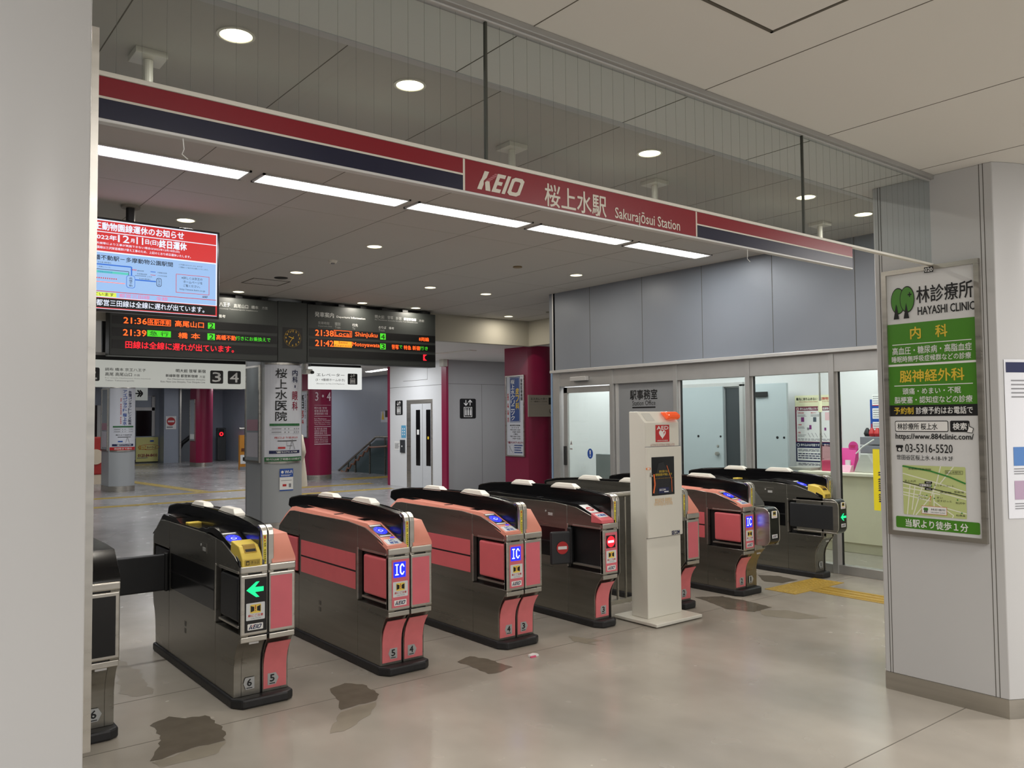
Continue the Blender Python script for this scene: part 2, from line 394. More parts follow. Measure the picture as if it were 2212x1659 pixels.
# ---- columns: flat flanks and a shallow curved front and back, steel skirting
def column(x0, x1, ya, yb, bow, z1, m, label, back=None, skirt=.1, flat=True, seams=True):
    def plan(e=0):
        pts = [(x0-e, yb), (x0-e, ya)]
        n = 14
        for i in range(1, n): t = i/n; pts.append((x0+(x1-x0)*t, ya-bow*4*t*(1-t)-e))
        pts += [(x1+e, ya), (x1+e, yb)]
        rb = bow if back is None else back
        for i in range(1, n): t = i/n; pts.append((x1-(x1-x0)*t, yb+rb*4*t*(1-t)+e))
        return pts
    b = B(); b.prism(plan(), 'z', skirt, z1, m); o = b.build('column', bevel=.004, smooth=True)
    struct(o, label)
    b = B(); b.prism(plan(.003), 'z', 0, skirt, steel); s = b.build('skirting', o, smooth=True); s['kind'] = 'structure'
    b = B()
    if seams:
        gm = mat('panel_groove', '#55524c', .6)
        for y in (ya+.045, ya+.065, yb-.03, yb-.045):
            b.box(x0-.0008, x0+.002, y-.0018, y+.0018, skirt, z1, gm); b.box(x1-.002, x1+.0008, y-.0018, y+.0018, skirt, z1, gm)
        g = b.build('panel_seam', o); g['kind'] = 'structure'
    return o
# right foreground column (rounded back corner)
column(4.80, 5.50, 1.875, 2.545, .11, ZO, pillar, 'pale grey enamel column carrying the clinic poster', back=.10)
column(-.33, .371, 1.875, 2.545, .11, ZO, pillar, 'pale grey enamel column at the left edge')
column(4.66, 5.27, 11.80, 12.47, .14, ZI, mat('column_grey', '#a9adb0', .35, .05), 'grey column under the departure board', skirt=.13)
column(4.62, 5.19, 21.02, 21.76, .13, ZB, mat('column_grey', '#a9adb0', .35, .05), 'grey column with the contact lens poster', skirt=.13, seams=False)
column(9.74, 10.40, 21.32, 22.0, .16, ZB, magenta, 'magenta column numbered 3 and 4', skirt=.13, seams=False)
column(9.68, 10.28, 30.8, 31.5, .16, ZB, magenta, 'far magenta column', skirt=.14, seams=False)
column(9.88, 10.48, 12.04, 12.75, .13, ZB, magenta, 'magenta column beside the office', skirt=.1, seams=False)

# ---- station office
AL = alu
b = B(); b.box(7.90, 8.02, 2.7, 9.05, 2.30, ZI, office_panel); b.box(7.9, 13, 9.0, 9.12, 2.30, ZI, office_panel)
for y in (8.27, 7.30, 6.337, 5.366, 4.40, 3.43): b.box(7.8985, 7.902, y-.003, y+.003, 2.31, ZI, mat('panel_groove', '#55524c', .6))
b.box(7.895, 7.90, 9.03, 9.055, 2.3, ZI, alu_l)
struct(b.build('wall_office_upper'), 'grey panelled wall above the station office')
b = B(); b.box(7.84, 8.02, 2.7, 9.06, 2.262, 2.30, alu_l); struct(b.build('trim_1', bevel=.004), 'pale aluminium ledge above the office front')
b = B(); b.box(7.90, 8.0, 2.7, 9.05, 2.065, 2.262, AL); b.box(7.9, 8.0, 2.7, 7.85, 0, .09, AL)
for y in (8.93, 7.87, 6.77, 5.715, 4.685, 3.63): b.box(7.89, 8.0, y-.03 if y < 8.9 else y-.02, y+.03 if y < 8.9 else 9.05, 0, 2.262, AL)
b.box(7.9, 13, 8.98, 9.05, 0, 2.262, alu_l)
struct(b.build('trim_2', bevel=.003), 'aluminium framing of the office front')
# glass panes
for i, (a, c) in enumerate(((4.715, 5.685), (5.745, 6.74), (3.66, 4.655), (2.7, 3.60))):
    b = B(); b.box(7.945, 7.952, a, c, .09, 2.065, clear); o = b.build('window_%d' % (i+1)); struct(o, 'clear glass pane of the station office')
    b = B(); b.box(7.93, 7.965, c-.022, c, .09, 2.065, alu_l); b.box(7.935, 7.962, c-.03, c-.024, .09, 2.065, black); f = b.build('window_frame', o); f['kind'] = 'structure'
# frosted panel with the room name
b = B(); b.box(7.945, 7.955, 6.80, 7.83, .09, 2.065, mat('grey_film', '#8f9193', .3, .1)); o = struct(b.build('window_5'), 'grey pane lettered with the office name')
b = B(); c = Cv(b, (7.9445, 0, 0), (0, -1, 0), (0, 0, 1))
c.ptext('駅事務室', 1361, 843, 1420, 862, black, bold=.02); c.ptext('Station Office', 1366, 866, 1416, 875, black); c.prect(1366, 879, 1416, 881, black)
f = b.build('lettering', o, recalc=False); f['kind'] = 'structure'
b = B(); b.box(7.93, 7.965, 7.78, 7.83, .09, 2.065, alu_l); b.box(7.93, 7.965, 6.80, 6.825, .09, 2.065, alu_l); f = b.build('window_frame', o); f['kind'] = 'structure'
# sliding glass door
b = B(); b.box(7.94, 7.948, 7.92, 8.80, .06, 1.99, clear); dr = struct(b.build('door_1'), 'sliding glass door of the station office')
b = B()
for a, c2, z0, z1 in ((7.90, 7.94, .02, 2.05), (8.78, 8.86, .02, 2.05), (7.9, 8.86, 1.97, 2.05), (7.9, 8.86, .02, .12)): b.box(7.925, 7.96, a, c2, z0, z1, AL)
f = b.build('door_frame', dr, bevel=.003); f['kind'] = 'structure'
b = B(); b.box(7.895, 7.925, 8.80, 8.84, .95, 1.22, mat('dark_metal', '#4a4a4a', .35, .8)); f = b.build('door_handle', dr, bevel=.005); f['kind'] = 'structure'
b = B(); c = Cv(b, (7.9395, 0, 0), (0, -1, 0), (0, 0, 1))
u, v = c.uv(1275, 980); c.disc(u, v, .055, bluep, 1, ry=.07); c.poly([(u-.008, v-.012), (u+.008, v-.012), (u+.014, v+.045), (u-.014, v+.045)], white, 2); c.disc(u, v-.034, .009, white, 2)
u, v = c.uv(1234, 957); c.poly([(u-.032, v-.03), (u+.032, v-.03), (u, v+.045)], white, 1); c.poly([(u-.02, v-.02), (u+.02, v-.02), (u, v+.03)], greyp, 2)
c.rect(u-.03, v-.095, u+.03, v-.07, white, 1); c.rect(u-.025, v-.09, u+.02, v-.075, greyp, 2)
f = b.build('door_sticker', dr, recalc=False); f['kind'] = 'structure'
b = B(); b.box(7.83, 7.895, 8.30, 8.62, 2.13, 2.19, alu_l); b.box(7.835, 7.895, 8.31, 8.61, 2.128, 2.14, black)
tag(b.build('door_sensor', bevel=.006), 'flat aluminium motion sensor above the sliding office door', 'sensor')

# office interior
offw = mat('office_wall', '#dfe0e0', .6)
RX = 9.95
b = B(); b.box(RX, RX+.1, 1.9, 9.0, 0, 2.8, offw); struct(b.build('wall_office_rear'), 'white rear wall of the office')
b = B(); b.box(8.0, RX, 1.9, 2.0, 0, 2.8, offw); struct(b.build('wall_office_side'))
b = B(); b.box(8.02, RX+.1, 1.9, 9.0, 2.8, 2.88, offw); struct(b.build('ceiling_office'))
b = B(); b.box(8.02, RX, 8.93, 8.975, 0, 2.8, offw); struct(b.build('wall_office_partition'))
paint = mat('door_paint', '#b9c3c6', .4)
def door(n, px0, px1, X, label, knob):
    y1 = at(px0, 900, x=X).y; y0 = at(px1, 900, x=X).y
    b = B(); b.box(X, X+.04, y0, y1, .02, 2.06, paint); o = struct(b.build('door_%d' % n, bevel=.003), label)
    b = B(); u = y0+(y1-y0)*(.55 if knob else .3); b.cyl((X-.004, u, 1.33), .018, .006, 'x', black); b.cyl((X-.004, y0+.05, 1.33), .015, .006, 'x', black)
    p = b.build('peephole', o); p['kind'] = 'structure'
    b = B()
    if knob:
        b.cyl((X-.05, y0+.10, 1.08), .028, .05, 'x', steel); b.cyl((X-.012, y0+.10, 1.19), .02, .012, 'x', steel)
        h = b.build('door_knob', o, bevel=.006)
    else:
        b.box(X-.03, X, y1-.22, y1-.02, 1.88, 1.95, mat('dark_metal', '#4a4a4a', .35, .8)); h = b.build('door_closer', o, bevel=.004)
    h['kind'] = 'structure'
    return y0, y1
y0, y1 = door(2, 1466, 1562, RX-.06, 'pale grey door with a round knob behind the office glass', True)
yo = at(1602, 900, x=RX).y
b = B(); b.box(RX-.012, RX-.002, yo, y0-.01, 0, 2.03, mat('opening_shade', '#3d4245', .6)); struct(b.build('door_3'), 'dark sheet standing for the shade in the half open office door')  # flat sheet on the wall, the doorway's shade put into its colour
b = B(); b.box(RX-.05, RX, yo-.06, yo, 0, 2.08, alu_l); b.box(RX-.05, RX, yo-.06, y1+.06, 2.05, 2.11, alu_l); struct(b.build('trim_3', bevel=.003))
door(4, 1630, 1700, RX-.25, 'pale grey open door leaf with a peephole', False)

# counter and what stands on it
cream = mat('cream_laminate', '#e4ddc2', .45, 0, .01, 2)
b = B(); b.box(9.22, 9.72, 2.2, 5.85, .12, .90, cream); b.box(9.25, 9.7, 2.2, 5.82, 0, .12, mat('cream_kick', '#d6d0b6', .5))
ct = b.build('counter', bevel=.004); tag(ct, 'cream office counter behind the glass front', 'counter')
b = B(); b.box(9.17, 9.75, 2.2, 5.92, .90, .94, mat('cream_top', '#eee8d4', .35)); b.build('counter_top', ct, bevel=.008)
b = B(); c = Cv(b, (RX-.003, 0, 0), (0, -1, 0), (0, 0, 1), .0008)
maroon = mat('maroon_print', '#7a2240', .5); cream_p = mat('cream_print', '#ecebc4', .5); purp = mat('purple_print', '#8a3a80', .5)
U0, V0, U1, V1 = c.bx(1717, 855, 1820, 1012)
def q(fx0, fy0, fx1, fy1, m, L=2): c.rect(U0+(U1-U0)*fx0, V1-(V1-V0)*fy1, U0+(U1-U0)*fx1, V1-(V1-V0)*fy0, m, L)
def qt(t, fx0, fy0, fx1, fy1, m, bold=0, L=3): c.text(t, U0+(U1-U0)*fx0, V1-(V1-V0)*fy1, U0+(U1-U0)*fx1, V1-(V1-V0)*fy0, m, L, bold)
q(0, 0, 1, .155, cream_p, 1); q(0, .155, 1, .655, maroon, 1); q(0, .655, 1, .93, navyp, 1); q(0, .93, 1, 1, white, 1)
q(.03, .215, .97, .645, white); q(.03, .735, .97, .91, white)
qt('車内に持ち込めない', .03, .03, .50, .07, black, .02); qt('危険物', .53, .03, .74, .07, redp, .02); qt('Hazardous Items Information for Passengers', .1, .082, .9, .10, redp)
qt('持ち込みが禁止されている危険物の代表例', .11, .17, .9, .205, white, .02); q(.03, .168, .085, .21, white); qt('×', .035, .172, .08, .206, redp, .04)
qt('持ち込みは可能ですが、量が一定以下', .11, .675, .9, .71, white, .02); c.disc(U0+(U1-U0)*.055, V1-(V1-V0)*.695, .022, white, 2); c.disc(U0+(U1-U0)*.055, V1-(V1-V0)*.695, .015, navyp, 3)
qt('可燃性液体', .05, .235, .20, .255, redp, .02); qt('高圧ガス', .35, .235, .47, .255, redp, .02); qt('火薬類', .05, .40, .14, .42, redp, .02); qt('刃物', .05, .51, .11, .535, redp, .02)
for k, (fx, fy, w, h, m) in enumerate(((.13, .305, .07, .065, purp), (.40, .305, .07, .065, mat('can_grey', '#56606a', .5)), (.31, .415, .05, .06, purp), (.26, .45, .05, .035, greyp), (.64, .45, .04, .04, purp), (.66, .24, .1, .11, mat('rose_print', '#eec8cc', .5)))): q(fx, fy, fx+w, fy+h, m, 3)
for k, x in enumerate((.28, .36, .44, .55, .63)): c.line([(U0+(U1-U0)*x, V1-(V1-V0)*.525), (U0+(U1-U0)*(x+.05), V1-(V1-V0)*.585)], .006, greyp, 3)
for k, (a0, b0, a1, b1) in enumerate(((.05, .265, .28, .30), (.35, .265, .58, .30), (.05, .435, .24, .465), (.05, .545, .25, .58), (.05, .60, .9, .635), (.05, .75, .9, .785), (.05, .80, .7, .89), (.05, .945, .95, .98))):
    lines(c, U0+(U1-U0)*a0, V1-(V1-V0)*b1, U0+(U1-U0)*a1, V1-(V1-V0)*b0, 2 if k < 5 else 3, greyp if k < 5 else navyp, 3, .45, k)
po = b.build('poster', recalc=False); tag(po, 'tall maroon and navy hazardous items poster on the rear office wall', 'poster')
b = B(); c = Cv(b, (RX-.003, 0, 0), (0, -1, 0), (0, 0, 1), .0008)
a = c.bx(1879, 863, 1912, 943); c.rect(*a, bluep, 1)
for k in range(3): c.rect(a[0]+.03, a[1]+.05+.17*k, a[2]-.02, a[1]+.18+.17*k, white, 2); lines(c, a[0]+.04, a[1]+.06+.17*k, a[2]-.04, a[1]+.17+.17*k, 4, greyp, 3, .4, k)
c.rect(a[0]+.03, a[3]-.08, a[2]-.02, a[3]-.03, redp, 2); c.rect(a[0]+.03, a[1]-.13, a[2], a[1]-.02, white, 1); lines(c, a[0]+.05, a[1]-.11, a[2]-.02, a[1]-.04, 3, greyp, 2)
tag(b.build('notice', recalc=False), 'blue bordered notice sheet on the office wall beside the column', 'notice')
def floor_pt(px, X, z): p = at(px, 900, x=X); return p.y
# pink leaflet holder, pouch stand, monitor arm, keyboard tray, letter tray
hot = mat('pink_card', '#e0489a', .5); palepink = mat('pale_pink_card', '#f4b8cc', .5)
y = floor_pt(1835, 9.42, 1)
b = B(); b.prism([(9.36, .94), (9.50, .94), (9.50, 1.22), (9.46, 1.22)], 'y', y-.06, y+.15, hot); h = b.build('leaflet_stand', bevel=.003); tag(h, 'pink leaflet holder with a round topper on the cream counter', 'leaflet holder')
b = B(); b.cyl((9.455, y-.02, 1.24), .055, .006, 'x', white, 28); b.cyl((9.452, y-.02, 1.24), .062, .004, 'x', hot, 28); c = Cv(b, (9.451, 0, 0), (0, -1, 0), (0, 0, 1)); lines(c, -y-.02, 1.22, -y+.06, 1.26, 3, redp, 2, .4); b.build('round_topper', h, recalc=False)
b = B(); b.box(9.35, 9.37, y-.03, y+.03, 1.0, 1.08, white); b.build('ticket_card', h)
y = floor_pt(1832, 9.3, 1); b = B(); b.prism([(9.25, .94), (9.345, .94), (9.345, 1.02), (9.30, 1.02)], 'y', y-.03, y+.12, palepink); tag(b.build('brochure_box', bevel=.004), 'low pale pink brochure box in front of the leaflet holder', 'brochure box')
y = floor_pt(1786, 9.35, 1); b = B(); b.box(9.32, 9.38, y-.07, y+.07, 1.05, 1.26, glass('clear_pouch', '#f0d4d8', 1)); h = b.build('pouch_stand'); tag(h, 'clear pouch stand with a pink foot near the counter end', 'stand')
b = B(); b.prism([(9.31, .94), (9.40, .94), (9.40, 1.07), (9.31, 1.07)], 'y', y-.06, y+.06, mat('rose_foot', '#c8486c', .4)); b.build('foot', h, bevel=.004)
b = B(); b.box(9.325, 9.33, y-.055, y+.055, 1.09, 1.24, white); b.build('card', h)
y = floor_pt(1868, 9.4, 1); b = B(); b.prism([(y-.19, .94), (y+.12, .94), (y+.03, 1.16), (y-.06, 1.16)], 'x', 9.33, 9.47, mat('terminal_grey', '#c2c2bc', .5)); tag(b.build('fare_terminal', bevel=.01), 'wedge shaped beige terminal on the right of the counter', 'terminal')
b = B(); b.tube([(9.36, y+.10, 1.16), (9.36, y+.02, 1.24), (9.37, y-.12, 1.33)], .008, white); tag(b.build('desk_cable'), 'white cable arching above the beige terminal', 'cable')
y = floor_pt(1880, 9.8, 1); b = B()
for k in range(4): b.box(9.72, 9.94, y-.16, y+.10, .94+.105*k, 1.035+.105*k, mat('tray_grey', '#80848a', .4))
tag(b.build('drawer_unit', bevel=.006), 'small grey drawer unit at the back of the counter', 'drawer unit')
b = B()
for dy, m in ((.06, black), (0, redp), (-.07, redp)): b.loft([[(9.83+r*math.cos(t)*.8, y+dy+r*math.sin(t), z) for t in [i*math.pi/5 for i in range(10)]] for r, z in ((.03, 1.355), (.045, 1.39), (.03, 1.43), (.012, 1.46))], m)
b.cyl((9.83, y+.0, 1.45), .007, .06, 'z', redp); tag(b.build('stamp_set', smooth=True), 'black and red hand stamps on the grey drawer unit', 'stamp')
y = floor_pt(1772, 9.45, 1); b = B(); b.tube([(9.45, y, .94), (9.45, y, 2.8)], .013, steel); b.tube([(9.45, y+.0, 1.66), (9.45, y, 1.80)], .024, cream_p, 12); b.cyl((9.45, y, .94), .04, .02, 'z', steel)
tag(b.build('ceiling_pole', smooth=False), 'thin steel pole with a cream clamp rising from the counter', 'pole')
y = floor_pt(1745, 9.4, 1); b = B(); b.box(9.25, 9.5, y-.12, y+.2, .94, .975, mat('keyboard_grey', '#9a9890', .5)); tag(b.build('document_tray', bevel=.004), 'flat grey tray at the left end of the counter', 'tray')
# yellow hanging strip stuck behind the glass
b = B(); c = Cv(b, (7.936, 0, 0), (0, -1, 0), (0, 0, 1), .001); a = c.bx(1885, 970, 1899, 1103); c.rect(a[0], a[1], a[2]+.02, a[3], emi('yellow_strip', '#f8ea28', .12) if 0 else mat('yellow_strip', '#fbe92c', .5), 1)
dashes(c, a[0]+.045, a[1]+.08, a[0]+.075, a[3]-.22, 14, navyp, 2)
tag(b.build('notice_strip', recalc=False), 'tall bright yellow notice strip on the office glass by the column', 'notice')
b = B(); b.box(8.3, 8.5, 8.2, 8.6, 0, 1.1, mat('cabinet_grey', '#9aa0a2', .5)); b.box(8.29, 8.30, 8.22, 8.58, .05, .55, alu_l); tag(b.build('cabinet'), 'low grey cabinet seen through the sliding office door', 'cabinet')
# ================================================================== ticket gates
YF = 4.58
HW = .16
def hump(dark):
    if dark: return [(0, .80), (.005, .825), (.20, .90), (.34, .945), (.50, .967), (.56, .965), (.63, .946), (.70, .950), (.78, .935), (1.15, .93), (1.25, .955), (1.53, .962), (1.57, .945), (1.715, .85), (1.725, .81)]
    return [(0, .80), (.005, .82), (.30, .93), (.80, .945), (1.43, .957), (1.50, .948), (1.61, .888), (1.68, .805)]
BODY = [(0, .41), (0, .79), (.03, .81), (.10, .845), (.30, .905), (.55, .925), (1.10, .925), (1.42, .928), (1.50, .92), (1.60, .86), (1.70, .79), (1.72, .73), (1.72, .40),
        (1.705, .33), (1.67, .27), (1.65, .20), (1.64, .055), (.10, .055), (.10, .22), (.088, .28), (.06, .335), (.02, .385)]
BODYD = [(a, z) for a, z in BODY if not 1.38 < a < 1.71 or z < .5]
BODYD = BODY[:7]+[(1.42, .928), (1.545, .92), (1.69, .83), (1.72, .79)]+BODY[12:]
def gate(xc, left, right, label, label_blade=None):
    """left / right: None or a dict with style 'dark', 'pink' or 'stop', front panel kind, number"""
    root = empty('ticket_gate', (xc, YF+.85, 0), label, 'ticket gate', 'row of ticket gates')
    Y = lambda y: YF+y
    def P(poly): return [(Y(a), b) for a, b in poly]
    xl = xc-(HW if left else .02); xr = xc+(HW if right else .02)
    # base
    b = B(); b.prism([(xl-.015, Y(.10)), (xl+.03, Y(.03)), (xr-.03, Y(.03)), (xr+.015, Y(.06)), (xr+.015, Y(1.66)), (xl-.015, Y(1.66))], 'z', 0, .055, rubber)
    b.build('base', root, bevel=.012)
    # core
    b = B(); b.prism(P([(.012, .40), (.012, .80), (.12, .86), (1.45, .90), (1.68, .78), (1.70, .72), (1.70, .40), (1.63, .2), (1.63, .05), (.112, .05), (.112, .23), (.07, .34)]), 'x', xl+.036 if left else xl, xr-.036 if right else xr, blackm)
    b.build('frame', root)
    for s, half in ((-1, left), (1, right)):
        T = (lambda s: (lambda p: (xc+s*p[0], p[1], p[2])))(s)
        if not half:
            # closed steel back of a half gate, with the full arch
            b = B(T); arch = [(.10, .055), (.10, .22), (.088, .28), (.06, .335), (0, .41), (0, .80), (.02, .96), (.10, .985), (.20, .998), (.38, 1.013), (.77, 1.029), (1.30, 1.023), (1.60, 1.0), (1.76, .975), (1.76, .9), (1.72, .80), (1.72, .40), (1.66, .27), (1.64, .055)]
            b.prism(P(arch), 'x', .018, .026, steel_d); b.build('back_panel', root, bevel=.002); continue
        dk = half['style'] == 'dark'; plain = half.get('plain'); ext = half.get('ext')
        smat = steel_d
        BD = BODYD if dk else BODY
        accent = blackg if half['accent'] == 'black' else pinkd
        cov = {'black': blackg, 'salmon': salmon, 'grey': mat('grey_cover', '#5a5a58', .3)}[half['cover']]
        # side body with real recesses
        b = B(T)
        for rg in (dict(y0=.405, y1=1.325), dict(y1=.402, z0=.755), dict(y1=.402, z1=.42), dict(y1=.022, z0=.42, z1=.755), dict(y0=1.328, z0=.745), dict(y0=1.328, z1=.465), dict(y0=1.70, z0=.465, z1=.745)):
            pl = region(BD, **rg)
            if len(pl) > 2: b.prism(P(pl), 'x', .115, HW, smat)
        b.prism(P(region(BODY, z1=.40)), 'x', .006, .116, smat)
        b.box(.006, .116, Y(.014), Y(1.6), .40, .80, blackm)
        b.build('cabinet', root, bevel=.002, smooth=True)
        # accent bands
        b = B(T)
        for z0, z1 in ((.612, .722), (.487, .600)):
            b.box(HW-.001, HW+.0015, Y(.43), Y(1.29), z0, z1, accent)
        b.box(HW-.001, HW+.001, Y(.43), Y(1.29), .600, .612, black)
        b.build('side_band', root)
        # hatch with lock and small pads
        if dk or half['style'] == 'stop':
            b = B(T); b.box(HW-.001, HW+.003, Y(.56), Y(.68), .805, .865, smat); b.box(HW, HW+.0045, Y(.575), Y(.63), .815, .838, alu_l); b.cyl((HW, Y(.66), .848), .008, .006, 'x', alu_l, 12)
            b.build('lock_hatch', root, bevel=.001)
        b = B(T); b.box(HW-.001, HW+.002, Y(.955), Y(.985), .295, .325, mat('sensor_pad', '#55534e', .4)); b.box(HW-.001, HW+.002, Y(.955), Y(.985), .25, .28, mat('sensor_pad', '#55534e', .4))
        b.build('sensor_pad', root)
        # front recess frame and the flap pad
        b = B(T)
        e0 = -.14 if ext else .022
        b.box(.13, HW+.005, Y(e0), Y(.335), .755, .768, steel); b.box(.13, HW+.005, Y(e0), Y(.335), .455, .468, steel); b.box(.13, HW+.005, Y(.39), Y(.405), .43, .768, steel)
        b.build('recess_trim', root, bevel=.002)
        fl = half.get('blade')
        if fl != 'front':
            b = B(T); b.box(.11, HW+(.006 if not dk else .003), Y(-.11 if ext and dk else .03), Y(.315 if not (ext and dk) else .38), .485, .735, darkp if (dk or half['accent'] == 'black') else pinkd)
            b.build('flap_pad', root, bevel=.014, seg=3)
        # rear flap store
        b = B(T); b.box(.11, HW+.002, Y(1.36), Y(1.66), .48, .73, darkp if half['accent'] == 'black' else pinkd); b.box(.12, HW+.003, Y(1.315), Y(1.335), .455, .76, blackm)
        b.build('flap_pad', root, bevel=.008)
        if fl:
            yb = .42 if fl == 'front' else 1.34
            if fl == 'front':
                b = B(T); b.box(HW-.02, HW+.015, Y(.345), Y(.395), .45, .74, blackm); b.prism([(HW+.165, Y(.405)), (HW+.165, Y(.432)), (HW-.01, Y(.375)), (HW-.01, Y(.348))], 'z', .455, .712, darkp)
                o = b.build('flap_door', root, bevel=.012, seg=3); o['label'] = 'dark flap with a red no entry disc'
                b2 = B(); c = Cv(b2, (xc+s*(HW+.08), Y(.3715), .585), Vector((.175, -.057, 0)), (0, 0, 1), .001); c.disc(0, 0, .05, redp, 1); c.rect(-.038, -.012, .038, .012, white, 2)
                b2.build('no_entry_disc', o, recalc=False)
                b = B(T); b.box(HW+.02, HW+.15, Y(1.30), Y(1.33), .455, .715, darkp); o = b.build('flap_door', root, bevel=.012, seg=3)
                b2 = B(); c = Cv(b2, (xc+s*(HW+.10), Y(1.299), .585), (1, 0, 0), (0, 0, 1)); c.disc(0, 0, .05, redp, 1); c.rect(-.035, -.012, .035, .012, white, 2); b2.build('no_entry_disc', o, recalc=False)
            else:
                b = B(T); b.box(HW+.005, HW+.33, Y(yb), Y(yb+.03), .465, .712, darkp); b.box(HW, HW+.03, Y(yb-.012), Y(yb+.035), .46, .72, blackm)
                o = b.build('flap_door', root, bevel=.012, seg=3); o['label'] = 'dark flap swung out across the lane'
        # top cover
        H = hump(dk)
        if plain: H = [(0, .80), (.005, .822), (.115, .948), (.30, .955), (.80, .955)]+H[-4:]
        top = P(H); bot = [(Y(a), z-(.030 if 0 < i < len(H)-1 else 0.0)) for i, (a, z) in enumerate(H)]
        b = B(T)
        rings = []
        for i, (a, z) in enumerate(H):
            lo = z-.032 if 0 < i < len(H)-1 else z-.003
            xo = HW+.004 if z < .83 else HW-.018
            a2 = a+(.008 if i == 0 else 0)
            if plain: xo = HW+.003 if z < .83 else HW-.002
            rings.append([(.022, Y(a2), lo), (HW+.004 if z < .83 else HW-.004, Y(a2), lo), (xo, Y(a), z), (.022, Y(a), z)])
        b.loft(rings, cov)
        cv = b.build('top_cover', root, bevel=.004, smooth=True)
        if dk and not plain:
            b = B(T); b.box(.04, .125, Y(1.03), Y(1.10), .93, .944, yellow); b.build('ticket_outlet', cv, bevel=.004)
        if not plain or True:
            b = B(T); zd = .9645 if dk else .960; b.add([(.058, Y(1.27), zd-.004), (.138, Y(1.27), zd-.004), (.138, Y(1.44), zd+.001), (.058, Y(1.44), zd+.001), (.058, Y(1.27), zd-.014), (.138, Y(1.27), zd-.014), (.138, Y(1.44), zd-.012), (.058, Y(1.44), zd-.012)], [(0, 1, 2, 3), (4, 7, 6, 5), (0, 4, 5, 1), (1, 5, 6, 2), (2, 6, 7, 3), (3, 7, 4, 0)], blackg); b.build('display_window', cv)
            if not dk:
                b = B(T); b.box(.06, .125, Y(.80), Y(.825), .935, .9485, blackm); b.box(.05, .10, Y(.42), Y(.52), .93, .9385, blackg); b.build('sensor_slot', cv)
        # sloping face print (read from the front)
        a0, z0, a1, z1 = (.005, .82, .30, .93) if not dk else (.20, .90, .34, .945)
        Uv = Vector((0, a1-a0, z1-z0)).normalized()
        if not plain:
            off = .10 if not dk else -.08
            b = B(); c = Cv(b, (xc+s*.103, Y(a0), z0), (1, 0, 0), Uv, .0008)
            if dk: base_v = -.02
            else: base_v = .115
            c.rect(-.048, base_v, .044, base_v+.175, black, 1)
            if half['style'] == 'stop':
                c.rect(-.045, base_v+.01, .042, base_v+.17, white, 2); c.disc(0, base_v+.09, .034, redp, 3); c.rect(-.022, base_v+.082, .022, base_v+.098, white, 4); c.rect(-.045, base_v+.018, .045, base_v+.03, greyp, 3)
            else:
                c.disc(-.002, base_v+.088, .043, led_blue, 2, ry=.052); c.disc(0, base_v+.088, .017, led_white, 3, ry=.015); c.disc(0, base_v+.088, .013, led_blue, 4, ry=.010)
                for t in range(8):
                    an = math.pi*(t+.5)/4; c.disc(-.002+.032*math.cos(an), base_v+.088+.036*math.sin(an), .004, mat('reader_mark', '#8a90ff', .4), 3, n=8)
                c.rect(-.044, base_v+.005, .036, base_v+.02, white, 2); c.rect(-.044, base_v+.152, .036, base_v+.167, white, 2)
            b.build('ic_reader', cv, recalc=False)
            b = B()
            if half['style'] == 'stop': pass
            elif not dk:
                c = Cv(b, (xc+s*.10, Y(.005), .82), (1, 0, 0), Vector((0, .295, .11)), .0008)
                c.rrect(-.050, .012, .055, .082, .01, mat('sticker_grey', '#dfe3e4', .4), 1)
                c.text('IC', -.02, .048, .02, .074, bluep, 2, .03); c.text('専用', -.028, .018, .03, .043, bluep, 2, .02)
                b.build('ic_label', cv, recalc=False)
                if half['style'] != 'stop':
                    b = B(); c = Cv(b, (xc+s*.09, Y(.005), .82), (1, 0, 0), Vector((0, .295, .11)), .0008); c.rrect(.0, .094, .032, .107, .005, led_blue, 1); b.build('status_lamp', cv, recalc=False)
            else:
                b = B(T); b.prism(P([(-.014, .795), (-.014, .838), (.012, .872), (.045, .905), (.165, .925), (.17, .86), (.03, .80)]), 'x', .040, .156, yellow)
                sl = b.build('ticket_slot', root, bevel=.005); sl['label'] = 'yellow ticket slot'
                b = B(T); b.prism(P([(.006, .872), (.018, .8815), (.045, .9085), (.060, .9115), (.05, .86)]), 'x', .062, .132, mat('slot_dark', '#a8862a', .5)); b.prism(P([(.010, .876), (.022, .889), (.032, .878)]), 'x', .068, .126, black); b.build('slot_mouth', sl)
                b = B(); c = Cv(b, (xc+s*.098, Y(-.0145), .80), (1, 0, 0), (0, 0, 1), .0008)
                c.rect(-.044, .002, .044, .034, mat('slot_label', '#b59a3e', .5), 1); c.text('きっぷ', -.008, .010, .038, .026, black, 2); c.rect(-.036, .005, -.018, .028, black, 2); c.rect(-.033, .008, -.021, .022, mat('slot_label', '#b59a3e', .5), 3)
                b.build('slot_sign', sl, recalc=False)
        if half['style'] == 'stop':
            b = B(T); b.prism(P([(-.003, .80), (.002, .826), (.12, .8745), (.12, .80)]), 'x', .036, HW+.006, pinkd); b.build('nose_cap', root, bevel=.005)
            b = B(); c = Cv(b, (xc+s*.10, Y(.002), .826), (1, 0, 0), Vector((0, .118, .0485)), .001); c.rrect(-.05, .045, .05, .105, .008, mat('sticker_grey', '#dfe3e4', .4), 1); c.text('IC専用', -.04, .06, .04, .09, bluep, 2, .03); b.build('ic_label', root, recalc=False)
        # front door frame, collar
        fy = -.16 if ext else 0.0
